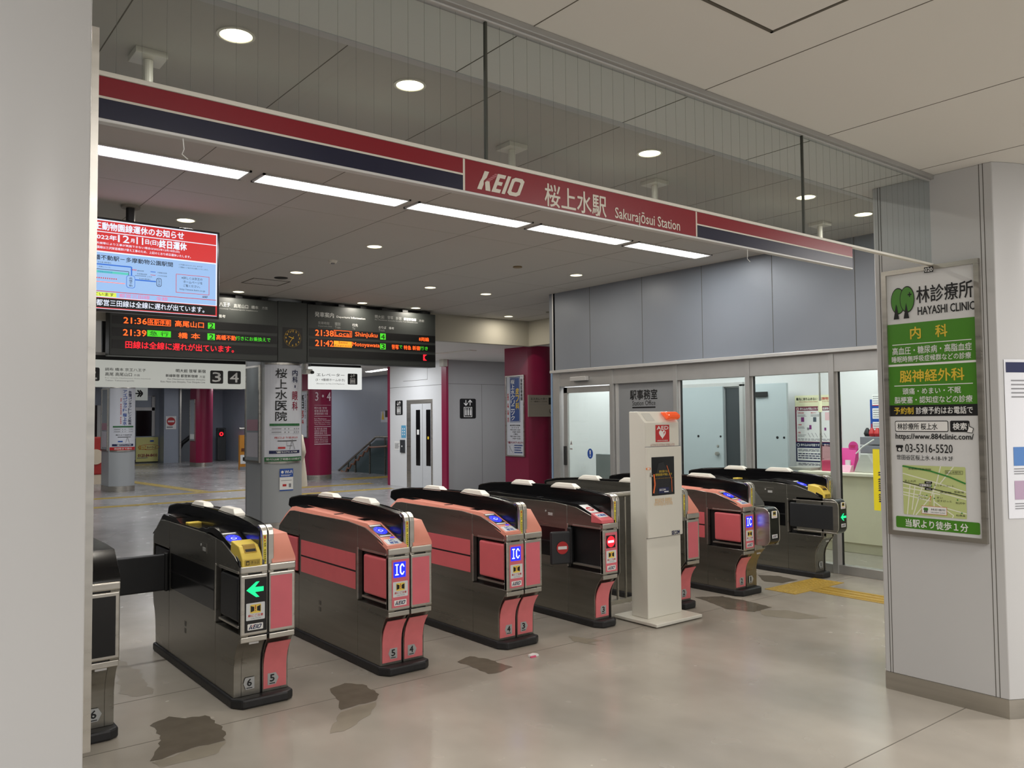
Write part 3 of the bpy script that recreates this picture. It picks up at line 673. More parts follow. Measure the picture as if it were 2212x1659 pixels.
        if ext:
            b = B(T); R_ = .07; pts = []
            za, zb_ = .452, .792
            pts = [(.30, za), (.30, zb_)]
            for t in range(0, 91, 15): pts.append((fy+R_-R_*math.sin(math.radians(t)), zb_-R_+R_*math.cos(math.radians(t))))
            for t in range(0, 91, 15): pts.append((fy+R_-R_*math.cos(math.radians(t)), za+R_-R_*math.sin(math.radians(t))))
            b.prism(P(pts), 'x', .012, HW-.012, blackg)
            b.prism(P(pts), 'x', HW-.013, HW, steel); b.prism(P(pts), 'x', .004, .013, steel)
            if dk:
                pp2 = [(a+.02 if a < .1 else a-.02, (z-.015 if z > .7 else z)) for a, z in pts]
            b.build('nose_guard', root, bevel=.003)
            b = B(T); b.box(.004, HW, Y(-.004), Y(.03), .76, .80, steel); b.build('collar', root, bevel=.006)
            b = B(T); b.box(.006, HW-.002, Y(.0), Y(.03), .40, .455, steel); b.build('front_trim', root, bevel=.004)
        else:
            b = B(T); b.box(.004, HW, Y(-.004), Y(.03), .413, .750, steel); b.build('front_door', root, bevel=.008, seg=3)
            b = B(T); b.box(.004 if s < 0 else .004, HW+.002, Y(-.008), Y(.03), .758, .800, steel); b.build('collar', root, bevel=.008, seg=3)
            b = B(T); b.box(.006, HW-.002, Y(.0), Y(.03), .375, .406, steel); b.build('front_trim', root, bevel=.004)
        x0, x1 = (xc+s*.137, xc+s*.010) if s < 0 else (xc+s*.012, xc+s*.140)
        b = B(); c = Cv(b, (x0, Y(fy-.0045 if not ext else fy-.0005), 0), (1, 0, 0), (0, 0, 1), .0007); w = x1-x0
        pm = {'pink': pink, 'black': blackg, 'grey': None}[half['panel']]
        if not ext and pm: c.rect(0, .432, w, .729, pm, 1)
        k = half.get('front')
        if ext and dk:
            c.rrect(.022, .70, w-.022, .765, .005, white, 2); c.rect(.042, .722, w-.042, .76, yellow, 3); c.poly([(.045, .725), (.06, .735), (.06, .75), (.045, .758)], black, 4); c.poly([(w-.045, .725), (w-.06, .735), (w-.06, .75), (w-.045, .758)], black, 4); c.rect(w/2-.003, .728, w/2+.003, .756, black, 4); c.text('CAUTION', .035, .706, w-.035, .715, redp, 3)
            A = (.012, w-.016, .585, .655)
            c.rect(.024, .522, w-.024, .555, white, 2); c.keio(.030, .528, w-.030, .549, navyp, redp, 3)
        elif k:
            c.rrect(.008, .497, w-.012, .592, .004, mat('sticker_grey', '#dfe3e4', .4), 2)
            c.rrect(w/2-.033, .535, w/2+.029, .583, .006, yellow, 3)
            for sg in (-1, 1):
                cx = w/2-.002; c.poly([(cx+sg*.028, .542), (cx+sg*.008, .548), (cx+sg*.008, .57), (cx+sg*.028, .577)], black, 4)
            c.rect(w/2-.0045, .556, w/2-.0005, .578, redp, 5); c.rect(w/2-.0045, .546, w/2-.0005, .552, redp, 5)
            c.text('扉にご注意', .018, .516, w-.022, .530, redp, 3, .02); c.text('CAUTION', .035, .502, w-.036, .511, greyp, 3)
            c.rrect(.016, .443, w-.022, .478, .004, white, 2); c.keio(.022, .449, w-.028, .472, navyp, redp, 3)
            A = (.008, w-.02, .622, .708)
        b.build('printed_panel', root, recalc=False)
        if k:
            b = B(); c = Cv(b, (x0, Y(fy-.0065 if not ext else fy-.0045), 0), (1, 0, 0), (0, 0, 1), .0007)
            u0, u1, v0, v1 = A
            if k == 'arrow':
                m_ = (v0+v1)/2; h = (v1-v0)/2
                c.poly([(u0, m_), (u0+h*1.3, m_+h), (u0+h*1.75, m_+h), (u0+h*1.15, m_+h*.33), (u1, m_+h*.30), (u1, m_-h*.30), (u0+h*1.15, m_-h*.33), (u0+h*1.75, m_-h), (u0+h*1.3, m_-h)], led_green, 1)
            elif k == 'ic':
                c.rect(u0+.004, v0-.004, u1-.008, v1+.006, led_blue, 1)
                a, d = u0+.014, u1-.016; zz0, zz1 = v0+.010, v1-.006
                c.rect(a, zz0, a+.026, zz0+.008, led_white, 2); c.rect(a, zz1-.008, a+.026, zz1, led_white, 2); c.rect(a+.009, zz0, a+.017, zz1, led_white, 2)
                o = [(d, zz1-.020), (d-.012, zz1), (a+.046, zz1), (a+.034, zz1-.016), (a+.034, zz0+.016), (a+.046, zz0), (d-.012, zz0), (d, zz0+.020)]
                n = [(d-.008, zz1-.022), (d-.015, zz1-.010), (a+.050, zz1-.010), (a+.044, zz1-.020), (a+.044, zz0+.020), (a+.050, zz0+.010), (d-.015, zz0+.010), (d-.008, zz0+.022)]
                for i in range(7): c.poly([o[i], o[i+1], n[i+1], n[i]], led_white, 2)
            elif k == 'stop':
                c.rect(u0, v0-.01, u1-.002, v1, black, 1); m_ = (v0+v1)/2-.005; cx = (u0+u1)/2; c.disc(cx, m_, .042, led_red, 2); c.rect(cx-.032, m_-.009, cx+.03, m_+.009, led_white, 3)
            d = b.build('led_sign', root, recalc=False); d['label'] = {'arrow': 'lit green arrow', 'ic': 'lit blue letters sign', 'stop': 'lit red no entry sign'}[k]
        # foot facing and number plate
        curve = [(.030, .345), (.058, .31), (.078, .275), (.090, .24), (.097, .20), (.099, .072)]
        if half['foot'] == 'pink':
            b = B(T); n = len(curve)
            b.loft([[(.012, Y(a-.003), z), (HW-.012, Y(a-.003), z), (HW-.012, Y(a+.004), z+.001), (.012, Y(a+.004), z+.001)] for a, z in curve], scuff)
            f = b.build('foot_panel', root, smooth=True); f['label'] = 'scuffed pink foot panel'
        else:
            b = B(T); b.box(.05, .105, Y(.012), Y(.018), .362, .374, alu_l); b.build('foot_catch', root)
        b = B(); px = xc+s*(.062 if s > 0 else .072)
        c = Cv(b, (px, Y(.0945), 0), (1, 0, 0), (0, 0, 1), .0007); pm2 = mat('plate_grey', '#b4b6b6', .4, .3)
        if s < 0: pts = [(-.034, .125), (-.022, .100), (-.022, .090), (.030, .090), (.030, .156), (-.022, .156)]
        else: pts = [(-.026, .090), (.022, .090), (.040, .125), (.022, .156), (-.026, .156)]
        c.poly(pts, pm2, 1); c.text(half['num'], -.012 if half['num'] != '1' else -.005, .108, .014 if half['num'] != '1' else .007, .147, black, 2, .04); c.rect(-.016, .095, .018, .100, blackm, 2)
        b.build('number_plate', root, recalc=False)
    # centre fin, post, caps
    arch = [(.06, .80), (.06, .975), (.10, .995), (.20, 1.012), (.38, 1.028), (.77, 1.044), (1.30, 1.038), (1.60, 1.020), (1.76, .995), (1.80, .98), (1.80, .93), (1.62, .88), (.3, .86)]
    b = B(); fh = .034 if left and right else .02
    ar = [(.034, .80), (.034, .955), (.045, .985), (.075, 1.0)]+arch[3:]
    def wd(z, sg): return xc+sg*(fh+(.016 if (sg < 0 and left) or (sg > 0 and right) else 0)*max(0, min(1, (1.0-z)/.12)))
    n = len(ar); b.add([(wd(z, -1), Y(a), z) for a, z in ar]+[(wd(z, 1), Y(a), z) for a, z in ar], [list(range(n)), list(range(2*n-1, n-1, -1))]+[(i, (i+1) % n, n+(i+1) % n, n+i) for i in range(n)], blackg); fin = b.build('divider_fin', root, bevel=.006, seg=3)
    b = B(); b.tube([(xc-fh+.002, Y(a), z+.002) for a, z in arch[2:10]], .0035, mat('dark_rim', '#3a3a3a', .25, .8), 6); b.tube([(xc+fh-.002, Y(a), z+.002) for a, z in arch[2:10]], .0035, mat('dark_rim', '#3a3a3a', .25, .8), 6); b.build('fin_edge', fin)
    for y0, y1, z in ((.44, .75, 1.040), (1.00, 1.29, 1.038)):
        b = B(); xm = xc
        b.loft([[(xm+sx*w, Y(y), zz) for sx, y in ((-1, y0+i_), (1, y0+i_), (1, y1-i_), (-1, y1-i_))] for w, i_, zz in ((.034, 0, z-.012), (.034, .012, z+.004), (.024, .055, z+.030))], capw)
        b.build('cream_cap', root, bevel=.004)
    b = B(); pf = [(.006, .745), (.006, .962), (.012, .985), (.026, 1.001), (.05, 1.012), (.075, 1.014), (.075, .998), (.05, .996), (.038, .985), (.033, .965), (.033, .745)]
    b.prism(P(pf), 'x', xc-.035, xc-.002, steel); b.prism(P(pf), 'x', xc+.002, xc+.035, steel); b.box(xc-.004, xc+.004, Y(.014), Y(.03), .745, .985, blackm)
    post = b.build('front_post', root, bevel=.004, seg=2)
    b = B(); c = Cv(b, (xc-.019, Y(.0055), 0), (1, 0, 0), (0, 0, 1), .0008); c.rect(-.009, .775, .009, .962, ylabel, 1); c.rect(-.004, .94, .004, .957, redp, 2); c.rect(-.003, .925, .003, .933, redp, 2)
    dashes(c, -.006, .785, .006, .918, 11, mat('ink_olive', '#6b6420', .5), 2)
    b.build('warning_strip', post, recalc=False)
    return root
dark = lambda n, **k: dict(style='dark', accent='black', cover='black', panel='black', foot='steel', num=n, front='arrow', **k)
pk = lambda n, **k: dict(style='pink', accent='pink', cover='salmon', panel='pink', foot='pink', num=n, front='ic', **k)
pko = lambda n, **k: dict(style='pink', accent='pink', cover='salmon', panel='pink', foot='pink', num=n, plain=True, **k)
darkR = dict(style='dark', accent='black', cover='black', panel='black', foot='steel', num='6', plain=True)
greyR = dict(style='dark', accent='black', cover='grey', panel='grey', foot='steel', num='1', plain=True, ext=True)
stop = dict(style='stop', accent='black', cover='black', panel='pink', foot='pink', num='3', front='stop', blade='front')
gate(.907, dark('7'), darkR, 'black and steel ticket gate numbered 6, cut off by the left column')
gate(1.846, dark('6', blade='rear'), pko('5'), 'ticket gate with yellow ticket slot, green arrow and numbers 6 and 5')
gate(2.778, pk('5'), pko('4'), 'pink ticket gate numbered 5 and 4')
gate(3.710, pk('4'), pko('3'), 'pink ticket gate numbered 4 and 3')
gate(4.640, stop, None, 'narrow ticket gate numbered 3 with red no entry sign')
gate(5.455, None, pko('2'), 'narrow ticket gate numbered 2, half hidden behind the white defibrillator stand')
gate(6.385, pk('2'), greyR, 'ticket gate numbered 2 and 1 with a pink foot and rounded nose')
gate(7.675, dark('1', ext=True), None, 'wide lane ticket gate numbered 1 with a green arrow, beside the office glass')
# ---- railing between gates 3 and 2
rail = empty('railing', (5.05, 4.86, 0), 'low steel railing behind the white defibrillator stand', 'railing')
b = B(); b.tube([(4.685, 4.86, .975), (5.415, 4.86, .975)], .022, steel, 12); b.build('top_rail', rail, smooth=True)
b = B(); b.box(4.685, 5.415, 4.845, 4.875, .09, .125, steel); b.build('bottom_rail', rail, bevel=.003)
for i in range(8):
    b = B(); x = 4.73+.094*i; b.box(x-.007, x+.007, 4.853, 4.867, .125, .965, steel); b.build('baluster', rail)
for x in (4.705, 5.395): b = B(); b.box(x-.018, x+.018, 4.842, 4.878, 0, .97, steel); b.build('post', rail, bevel=.003)

# ---- defibrillator stand
aed = empty('defibrillator_stand', (5.08, 4.57, 0), 'white floor standing defibrillator cabinet with orange lamp', 'defibrillator stand')
we = white_enamel
b = B(); b.box(4.81, 5.35, 4.345, 4.80, .006, .032, we); b.build('base_plate', aed, bevel=.006)
b = B(); b.prism([(4.50, .032), (4.50, 1.567), (4.587, 1.656), (4.675, 1.656), (4.675, .032)], 'x', 4.885, 5.285, we); body = b.build('body', aed, bevel=.006)
b = B(); b.box(4.884, 4.896, 4.498, 4.5, .66, 1.375, greyp); b.box(4.876, 5.29, 4.4975, 4.4995, 1.372, 1.377, greyp); b.box(4.876, 5.29, 4.4975, 4.4995, .655, .660, greyp); b.build('door_gap', body)
b = B(); b.box(4.878, 5.287, 4.478, 4.50, .661, 1.372, we); door_ = b.build('cabinet_door', aed, bevel=.005)
b = B(); c = Cv(b, (0, 4.4775, 0), (1, 0, 0), (0, 0, 1), .0008)
wq = c.bx(1407, 988, 1457, 1067)
c.rect(wq[0], wq[1], wq[2], wq[3], blackg, 1); b.build('window', door_, recalc=False)
bagc = mat('bag_black', '#1a1b20', .5); org = mat('bag_orange', '#e8703a', .5)
b = B(); c = Cv(b, (0, 4.4775, 0), (1, 0, 0), (0, 0, 1), .0008); x0, z0, x1, z1 = wq; w = x1-x0; h = z1-z0
c.poly([(x0+.02, z0+.01), (x0+.06*1, z0+.2), (x0+.08, z1-.05), (x0+.14, z1-.04), (x1-.05, z0+.14), (x1-.03, z0+.01)], bagc, 2)
c.line([(x0+.018, z0+.02), (x0+.035, z0+.09), (x0+.025, z0+.17)], .016, org, 3); c.line([(x1-.03, z0+.02), (x1-.035, z0+.12), (x1-.09, z1-.07)], .006, org, 3)
c.text('扉を開けると', x0+.085, z1-.125, x1-.07, z1-.105, yelp, 4); c.text('警報装置が作動します', x0+.04, z1-.15, x1-.03, z1-.13, yelp, 4); c.text('Alarm will sound when opened', x0+.02, z1-.175, x1-.02, z1-.165, mat('gold_print', '#b08a2c', .5), 4)
c.rect(x0+.075, z0+.015, x1-.07, z0+.06, navyp, 4); c.text('SECOM', x0+.085, z0+.035, x1-.11, z0+.05, white, 5, .02); c.rect(x0+.14, z0+.022, x1-.075, z0+.03, white, 5)
b.build('bag', door_, recalc=False)
b = B(); c = Cv(b, (0, 4.4775, 0), (1, 0, 0), (0, 0, 1), .0008)
c.ptext('SECOM', 1451, 1147, 1468, 1153, navyp, bold=.05)
pale_o = mat('pale_orange_print', '#e8c89c', .5); c.ptext('緊急時以外 使用禁止', 1415, 1077, 1452, 1085, pale_o, bold=.01); c.ptext('For emergency use only', 1413, 1087, 1453, 1091, pale_o)
b.build('lettering', door_, recalc=False)
b = B(); c = Cv(b, (0, 4.4995, 0), (1, 0, 0), (0, 0, 1), .0008)
sg = c.bx(1415.6, 918, 1446, 954); c.rect(*sg, redp, 1); w = sg[2]-sg[0]; h = sg[3]-sg[1]; cx = sg[0]+w/2
c.text('AED', sg[0]+.015, sg[3]-.038, sg[2]-.012, sg[3]-.010, white, 2, .03)
hy = sg[1]+h*.47; pts = [(cx-.002+.040*((16*math.sin(t)**3)/16), hy+.040*((13*math.cos(t)-5*math.cos(2*t)-2*math.cos(3*t)-math.cos(4*t))/16)) for t in [i*2*math.pi/32 for i in range(32)]]
c.poly(pts, white, 2); c.poly([(cx+.035, hy+.035), (cx+.022, hy+.012), (cx+.032, hy+.016), (cx+.008, hy-.012), (cx+.016, hy+.008), (cx+.006, hy+.004)], redp, 3)
c.text('自動体外式除細動器', sg[0]+.02, sg[1]+.006, sg[2]-.02, sg[1]+.016, white, 2)
c.ptext('AUTOMATED EXTERNAL DEFIBRILLATOR', 1405, 959, 1457, 963, mat('rose_ink', '#c09a94', .5))
b.build('sign_plate', body, recalc=False)
b = B(); b.cyl((4.915, 4.475, 1.152), .012, .006, 'y', steel, 16); b.box(4.905, 4.925, 4.462, 4.478, 1.142, 1.156, steel); b.cyl((4.915, 4.472, 1.165), .010, .006, 'y', steel, 16); b.build('lock', door_, bevel=.002)
b = B(); b.box(4.862, 4.912, 4.4745, 4.4785, 1.197, 1.213, mat('orange_seal', '#e88a4a', .5)); b.box(4.874, 4.900, 4.4735, 4.4785, 1.200, 1.210, white); b.build('seal', door_)
Uv = Vector((0, .087, .089)).normalized()
b = B(); c = Cv(b, (0, 4.50, 1.567), (1, 0, 0), Uv, .001); c.rrect(4.915, .02, 5.015, .105, .006, mat('speaker_grey', '#c9c8c0', .5), 1); b.build('speaker_patch', body, recalc=False)
om = mat('orange_lens', '#f0551c', .25, emit=.25, coat=.5)
b = B(); xa, xb = 5.135, 5.272; b.prism([(4.50, 1.585), (4.47, 1.600), (4.465, 1.625), (4.505, 1.655), (4.575, 1.652)], 'x', xa, xb, om); l_ = b.build('warning_lamp', aed, bevel=.012, seg=3); l_['label'] = 'orange alarm lamp'
# ================================================================== overhead
YG = 2.21
def ygk(z): return z
gz0, gz1 = 2.456, 2.955
b = B(); b.box(.371, 4.80, YG-.03, YG+.03, gz1-.005, ZO, alu); b.box(.371, 4.80, YG-.012, YG+.012, gz1-.012, gz1-.004, alu_l)
struct(b.build('trim_4', bevel=.003), 'aluminium head rail of the glass screen')
js = [.371, at(1049, 200, y=YG).x, at(1734, 400, y=YG).x, 4.80]
for i in range(3):
    b = B(); b.box(js[i]+.003, js[i+1]-.003, YG-.004, YG+.004, gz0, gz1, wired)
    o = struct(b.build('window_%d' % (6+i)), 'wired glass pane above the station name band')
    b = B(); n = int((js[i+1]-js[i])/.06)
    for k in range(1, n): x = js[i]+(js[i+1]-js[i])*k/n; b.box(x-.00028, x+.00028, YG-.0003, YG+.0003, gz0, gz1, mat('wire', '#777a72', .5))
    w = b.build('wire', o); w['kind'] = 'structure'
    b = B()
    if i: b.box(js[i]-.004, js[i]+.004, YG-.006, YG+.006, gz0, gz1, mat('joint_gasket', '#45473f', .5)); w = b.build('joint', o); w['kind'] = 'structure'
band = empty('station_name_band', (2.2, YG, 2.40), 'long red and navy station name band under the glass screen', 'sign')
b = B(); b.box(.372, 4.799, YG-.014, YG+.014, 2.4555, 2.468, white_enamel); b.build('top_rim', band, bevel=.002)
xr_ = at(1838, 560, y=YG).x
b = B(); b.box(.375, xr_, YG-.010, YG+.016, 2.342, 2.4555, alu_l); board = b.build('backing_board', band, bevel=.002)
crim = mat('crimson_film', '#84101f', .3, spec=.35); navy = mat('navy_film', '#06082c', .3, spec=.35); offp = mat('ivory_print', '#d8d2c4', .45)
b = B(); c = Cv(b, (0, YG-.0105, 0), (1, 0, 0), (0, 0, 1), .0006)
zt, zm, zb = 2.4545, 2.4025, 2.350
xa, xb = at(998, 380, y=YG).x, at(1500, 490, y=YG).x
for u0, u1 in ((.376, xa-.004), (xb+.004, xr_-.003)):
    c.rect(u0, zm+.003, u1, zt, crim, 1); c.rect(u0, zm-.003, u1, zm+.003, offp, 1); c.rect(u0, zb, u1, zm-.003, navy, 1)
c.rect(xa-.004, zb, xa+.004, zt, offp, 1); c.rect(xb-.004, zb, xb+.004, zt, offp, 1); c.rect(xa+.004, zb, xb-.004, zt, crim, 1)
b.build('colour_film', board, recalc=False)
b = B(); c = Cv(b, (0, YG-.0105, 0), (1, 0, 0), (0, 0, 1), .0006)
k0 = c.uv(1030, 411); k1 = c.uv(1134, 388); c.keio(k0[0], c.uv(1080, 418)[1], k1[0], c.uv(1080, 377)[1], offp, mat('ivory_dim', '#b06068', .45), 3)
a = c.bx(1176, 400, 1309, 460); v0 = c.uv(1242, 457)[1]; v1 = c.uv(1242, 410)[1]; c.text('桜上水駅', a[0], v0, a[2], v1, offp, 3, .012)
a = c.bx(1328, 465, 1468, 490); v0 = c.uv(1400, 492)[1]; v1 = c.uv(1400, 462)[1]; c.text('Sakurajōsui Station', a[0], v0, a[2], v1, offp, 3, .008)
b.build('lettering', board, recalc=False)
b = B()
for px, py in ((395, 315), (1615, 560)):
    p = at(px, py, y=YG+.0); b.tube([(p.x, YG, 2.342), (p.x+.004, YG+.003, 2.315), (p.x-.002, YG, 2.30), (p.x+.012, YG-.004, 2.288)], .0014, white, 6)
tag(b.build('tape_scrap'), 'thin scraps of white tape dangling under the name band', 'tape')
# overhead direction sign behind the glass, on four pipes
hs = empty('hanging_sign', (4.1, 4.27, ZI), 'white hanging sign on four pipes behind the station name band', 'sign')
b = B(); b.box(.9, 7.3, 4.22, 4.32, 3.085, 3.19, white_enamel); b.build('sign_box', hs, bevel=.005)
for x in (1.096, 3.385, 4.784, 7.069):
    b = B(); b.cyl((x, 4.27, 3.19), .024, ZI-3.19-.03, 'z', white_enamel, 16); b.box(x-.075, x+.075, 4.195, 4.345, ZI-.03, ZI, white_enamel); b.build('hanger_pipe', hs, bevel=.002)
# ---- recessed fluorescent fittings
for i, (a0, a1) in enumerate(FLUO):
    lab = 'recessed fluorescent fitting, %s' % ['first in the row, behind the left column', 'second in the row from the left column', 'third in the row from the left column', 'fourth in the row from the left column', 'second last in the row towards the office', 'last in the row, nearest the office wall'][i]
    t = empty('fluorescent_light', ((a0+a1)/2, 5.95, ZI), lab, 'ceiling light', 'row of fluorescent fittings')
    b = B(); y0, y1 = 5.825, 6.075
    for p in ((a0, a1, y0, y0+.018), (a0, a1, y1-.018, y1), (a0, a0+.018, y0, y1), (a1-.018, a1, y0, y1)): b.box(*p, ZI-.012, ZI+.002, alu_l)
    b.build('frame', t)
    b = B(); b.box(a0+.018, a1-.018, y0+.018, y1-.018, ZI-.004, ZI-.001, emi('tube_reflector', '#fdfcf6', 3.0)); b.build('reflector', t)
    for yy in (5.89, 6.01):
        b = B(); b.tube([(a0+.04, yy, ZI-.010), (a1-.04, yy, ZI-.010)], .006, tube, 6); b.build('fluorescent_tube', t)
    b = B()
    for k in range(1, 16): x = a0+(a1-a0)*k/16; b.box(x-.001, x+.001, y0+.018, y1-.018, ZI-.011, ZI-.003, alu_l)
    b.build('louvre', t)
# ---- downlights
DL = ['behind the glass above the left column end of the name band', 'behind the glass between the left column and the first glass joint', 'behind the glass above the word Station', 'behind the glass right of the second glass joint', 'partly hidden by the right column edge',
      'above the hanging television', 'above the middle of the gates, nearest the fluorescent row', 'in front of the office wall, nearest the fluorescent row',
      'left beside the round ceiling speaker', 'in the second inner row, centre', 'in the second inner row, nearest the office wall', 'just above the left departure board', 'directly above the right departure board', 'above the right end of the departure board', 'farthest right, beside the office wall corner']
for (x, y), lab in zip(DOWNLIGHTS, DL):
    t = empty('downlight', (x, y, ZI), 'round recessed downlight '+lab, 'ceiling light', 'downlights in the gate hall ceiling')
    b = B(); n = 28
    b.loft([[(x+r*math.cos(2*math.pi*i/n), y+r*math.sin(2*math.pi*i/n), z) for i in range(n)] for r, z in ((.088, ZI), (.088, ZI-.006), (.075, ZI-.008), (.072, ZI-.002))], white_enamel, cap=False); b.build('trim_ring', t, smooth=True)
    b = B(); b.cyl((x, y, ZI-.004), .073, .003, 'z', lamp, 28); b.build('lens', t)
def ceil_disc(px, py, r, h, m, name, label, cat, r2=None, hole=None):
    p = at(px, py, z=ZI); b = B(); b.cyl((p.x, p.y, ZI-h), r2 or r, h, 'z', m, 24, r2=r); o = b.build(name, bevel=.002); tag(o, label, cat)
    if hole: b = B(); b.cyl((p.x, p.y, ZI-h-.012), hole[0], .012, 'z', hole[1], 20); b.build('sensor_eye', o)
    return o
ceil_disc(719, 563, .055, .028, white_enamel, 'smoke_detector', 'round cream detector in the middle of the gate hall ceiling', 'smoke detector', .04, (.022, greyp))
ceil_disc(607, 600, .085, .006, mat('dark_grille', '#17150f', .6), 'ceiling_speaker', 'dark round speaker grille beside the square ceiling hatch', 'speaker')
ceil_disc(1118, 576, .055, .012, mat('bronze_cap', '#7d6a45', .5), 'sprinkler_rose', 'small brown ceiling rose above the office corner', 'sprinkler')
ceil_disc(1187, 674, .06, .01, mat('ceil_cap2', '#8b8778', .6), 'sprinkler_rose', 'flat grey ceiling rose beside the office wall edge', 'sprinkler')
def hatch(x0, x1, y0, y1, z, label, dbl=False):
    b = B(); w = .012
    for p in ((x0, x1, y0, y0+w), (x0, x1, y1-w, y1), (x0, x0+w, y0, y1), (x1-w, x1, y0, y1)): b.box(*p, z-.004, z, mat('hatch_line', '#5f5a50', .6))
    if dbl: b.box(x0+.02, x1-.02, y0+.02, y1-.02, z-.006, z, ceil_m)
    tag(b.build('ceiling_hatch'), label, 'ceiling hatch')
hatch(3.905, 4.40, 10.205, 10.64, ZI, 'small square hatch outline beside the dark round speaker')
hatch(1.45, 2.54, .60, 1.705, ZO, 'large square ceiling hatch at the top of the picture', True)

# ---- television on its pole
YT = 7.30
tv = empty('television', (1.9, YT+.03, ZI), 'hanging television with a red and blue service notice', 'television')
x0, x1 = 1.20, 2.487; z0, z1 = 2.505, 3.275
b = B(); b.box(x0, x1, YT, YT+.05, z0, z1, blackg); b.box(x0+.3, x1-.3, YT+.05, YT+.10, z0+.15, z1-.15, blackm); sc = b.build('housing', tv, bevel=.006)
pp = at(282, 460, y=YT+.09); b = B(); b.cyl((pp.x, YT+.09, z1-.3), .036, ZI-z1+.3, 'z', blackm, 20); b.cyl((pp.x, YT+.09, ZI-.02), .075, .02, 'z', mat('pole_flange', '#8a867c', .5), 24); b.build('pole', tv)
b = B(); c = Cv(b, (0, YT-.0005, 0), (1, 0, 0), (0, 0, 1), .0008)
u0, u1 = x0+.022, x1-.022; zz = lambda py: c.uv(340, py)[1]
def yv(k): return z1-.018-(z1-z0-.04)*k
c.rect(u0, yv(1), u1, yv(0), sc_white, 1)
c.rect(u0+.006, yv(.135), u1-.010, yv(.015), sc_red, 2); c.rect(u0+.006, yv(.355), u1-.010, yv(.145), sc_red, 2)
c.rect(u0+.006, yv(.80), u1-.012, yv(.37), sc_blue, 2); c.rect(u0+.006, yv(.865), u1-.010, yv(.805), sc_blue, 2); c.rect(u0, yv(.995), u1, yv(.872), sc_red, 2); c.rect(u0, yv(.985), u1-.012, yv(.878), sc_black, 3)
c.rect(u0, yv(.807), u1-.008, yv(.80), sc_red, 3)
def T(t, px0, px1, k0, k1, m, bold=.012): a = c.bx(px0, 480+200*k0, px1, 481+210*k0); c.text(t, a[0], yv(k1), a[2], yv(k0), m, 4, bold)
T('京王動物園線運休のお知らせ', 186, 397, .032, .118, sc_white, .03)
T('2022年', 200, 252, .17, .225, sc_white, .03); T('12', 255, 279, .155, .235, sc_white, .025); T('月', 282, 290, .18, .225, sc_white, .03); T('11', 295, 309, .155, .235, sc_white, .02); T('日(日)', 314, 342, .17, .23, sc_white, .03); T('終日運休', 344, 403, .155, .245, sc_white, .04)
T('※悪天候等により工事が実施できない場合は2022年12月18日(日)', 196, 388, .255, .285, sc_white, .01); T('　動物園線は三沢架道橋架け替え工事のため、上記のとおり終日運休いたします。', 196, 412, .30, .33, sc_white, .01)
T('高幡不動駅－多摩動物公園駅間', 190, 373, .40, .455, sc_dark, .015); T('ご不便をおかけいたしますが', 386, 437, .41, .425, sc_dark, 0); T('ご理解とご協力をお願いいたします。', 386, 450, .44, .455, sc_dark, 0)
T('※詳しくは京王の', 392, 437, .555, .585, sc_dark, .005); T('ホームページを', 396, 437, .60, .63, sc_dark, .005); T('ご覧ください。', 396, 432, .645, .675, sc_dark, .005); T('http://www.keio.co.jp', 388, 443, .695, .72, sc_dark, 0)
a = c.bx(380, 600, 452, 601); c.frame(a[0], yv(.75), a[2], yv(.53), .004, sc_red, 3)
def xx(px): return c.uv(px, 580)[0]
c.rect(xx(160), yv(.56), xx(285), yv(.47), sc_teal, 3) if 0 else None
c.line([(u0+.01, yv(.505)), (xx(284), yv(.505)), (xx(284), yv(.62))], .010, sc_dblue, 4); c.line([(u0+.01, yv(.56)), (xx(278), yv(.56)), (xx(278), yv(.62))], .004, sc_dark, 4)
c.rect(u0+.01, yv(.60), xx(278), yv(.575), sc_teal, 3)
for k in range(24): c.rect(u0+.05+.016*k, yv(.665), u0+.058+.016*k, yv(.65), sc_red, 4)
c.line([(u0+.02, yv(.70)), (xx(270), yv(.70))], .004, led_orange, 4)
c.rrect(xx(273), yv(.745), xx(292), yv(.60), .02, sc_dblue, 4); c.rrect(xx(274), yv(.74), xx(291), yv(.605), .018, sc_blue, 5); c.rrect(xx(338), yv(.70), xx(349), yv(.60), .015, sc_dark, 4); c.rrect(xx(339), yv(.695), xx(348), yv(.605), .013, sc_blue, 5)
c.textv('高幡不動', xx(279), yv(.73), xx(286), yv(.62), sc_dark, 6); c.textv('新宿方面', xx(341), yv(.69), xx(346), yv(.61), sc_dark, 6)
c.line([(xx(292), yv(.645)), (xx(337), yv(.645))], .010, sc_dblue, 4); c.line([(xx(291), yv(.60)), (xx(293), yv(.595)), (xx(312), yv(.595))], .003, sc_dark, 4)
T('京王線 通常運行', 300, 325, .62, .635, sc_dark, 0); T('至 上北沢', 312, 328, .588, .602, sc_dark, 0); T('京王線 通常運行', 211, 240, .475, .49, sc_dark, 0); T('多摩モノレール', 213, 238, .525, .54, sc_dark, 0)
T('代替輸送実施区間', 211, 242, .578, .597, sc_dblue, 0); T('運休区間', 296, 310, .53, .545, sc_dark, 0); T('代替輸送区間', 340, 360, .53, .545, sc_dark, 0); T('バス代行区間', 340, 360, .565, .58, sc_dark, 0); T('折返運転区間', 296, 317, .565, .58, sc_dark, 0)
for k in range(4): c.rect(xx(295)-.045+.012*k, yv(.542), xx(295)-.039+.012*k, yv(.525), sc_red, 4)
c.line([(xx(325), yv(.535)), (xx(336), yv(.535))], .006, sc_dblue, 4); c.line([(xx(325), yv(.572)), (xx(336), yv(.572))], .004, sc_red, 4)
c.keio(xx(437), yv(.785), xx(449), yv(.765), sc_dark, sc_red, 4)
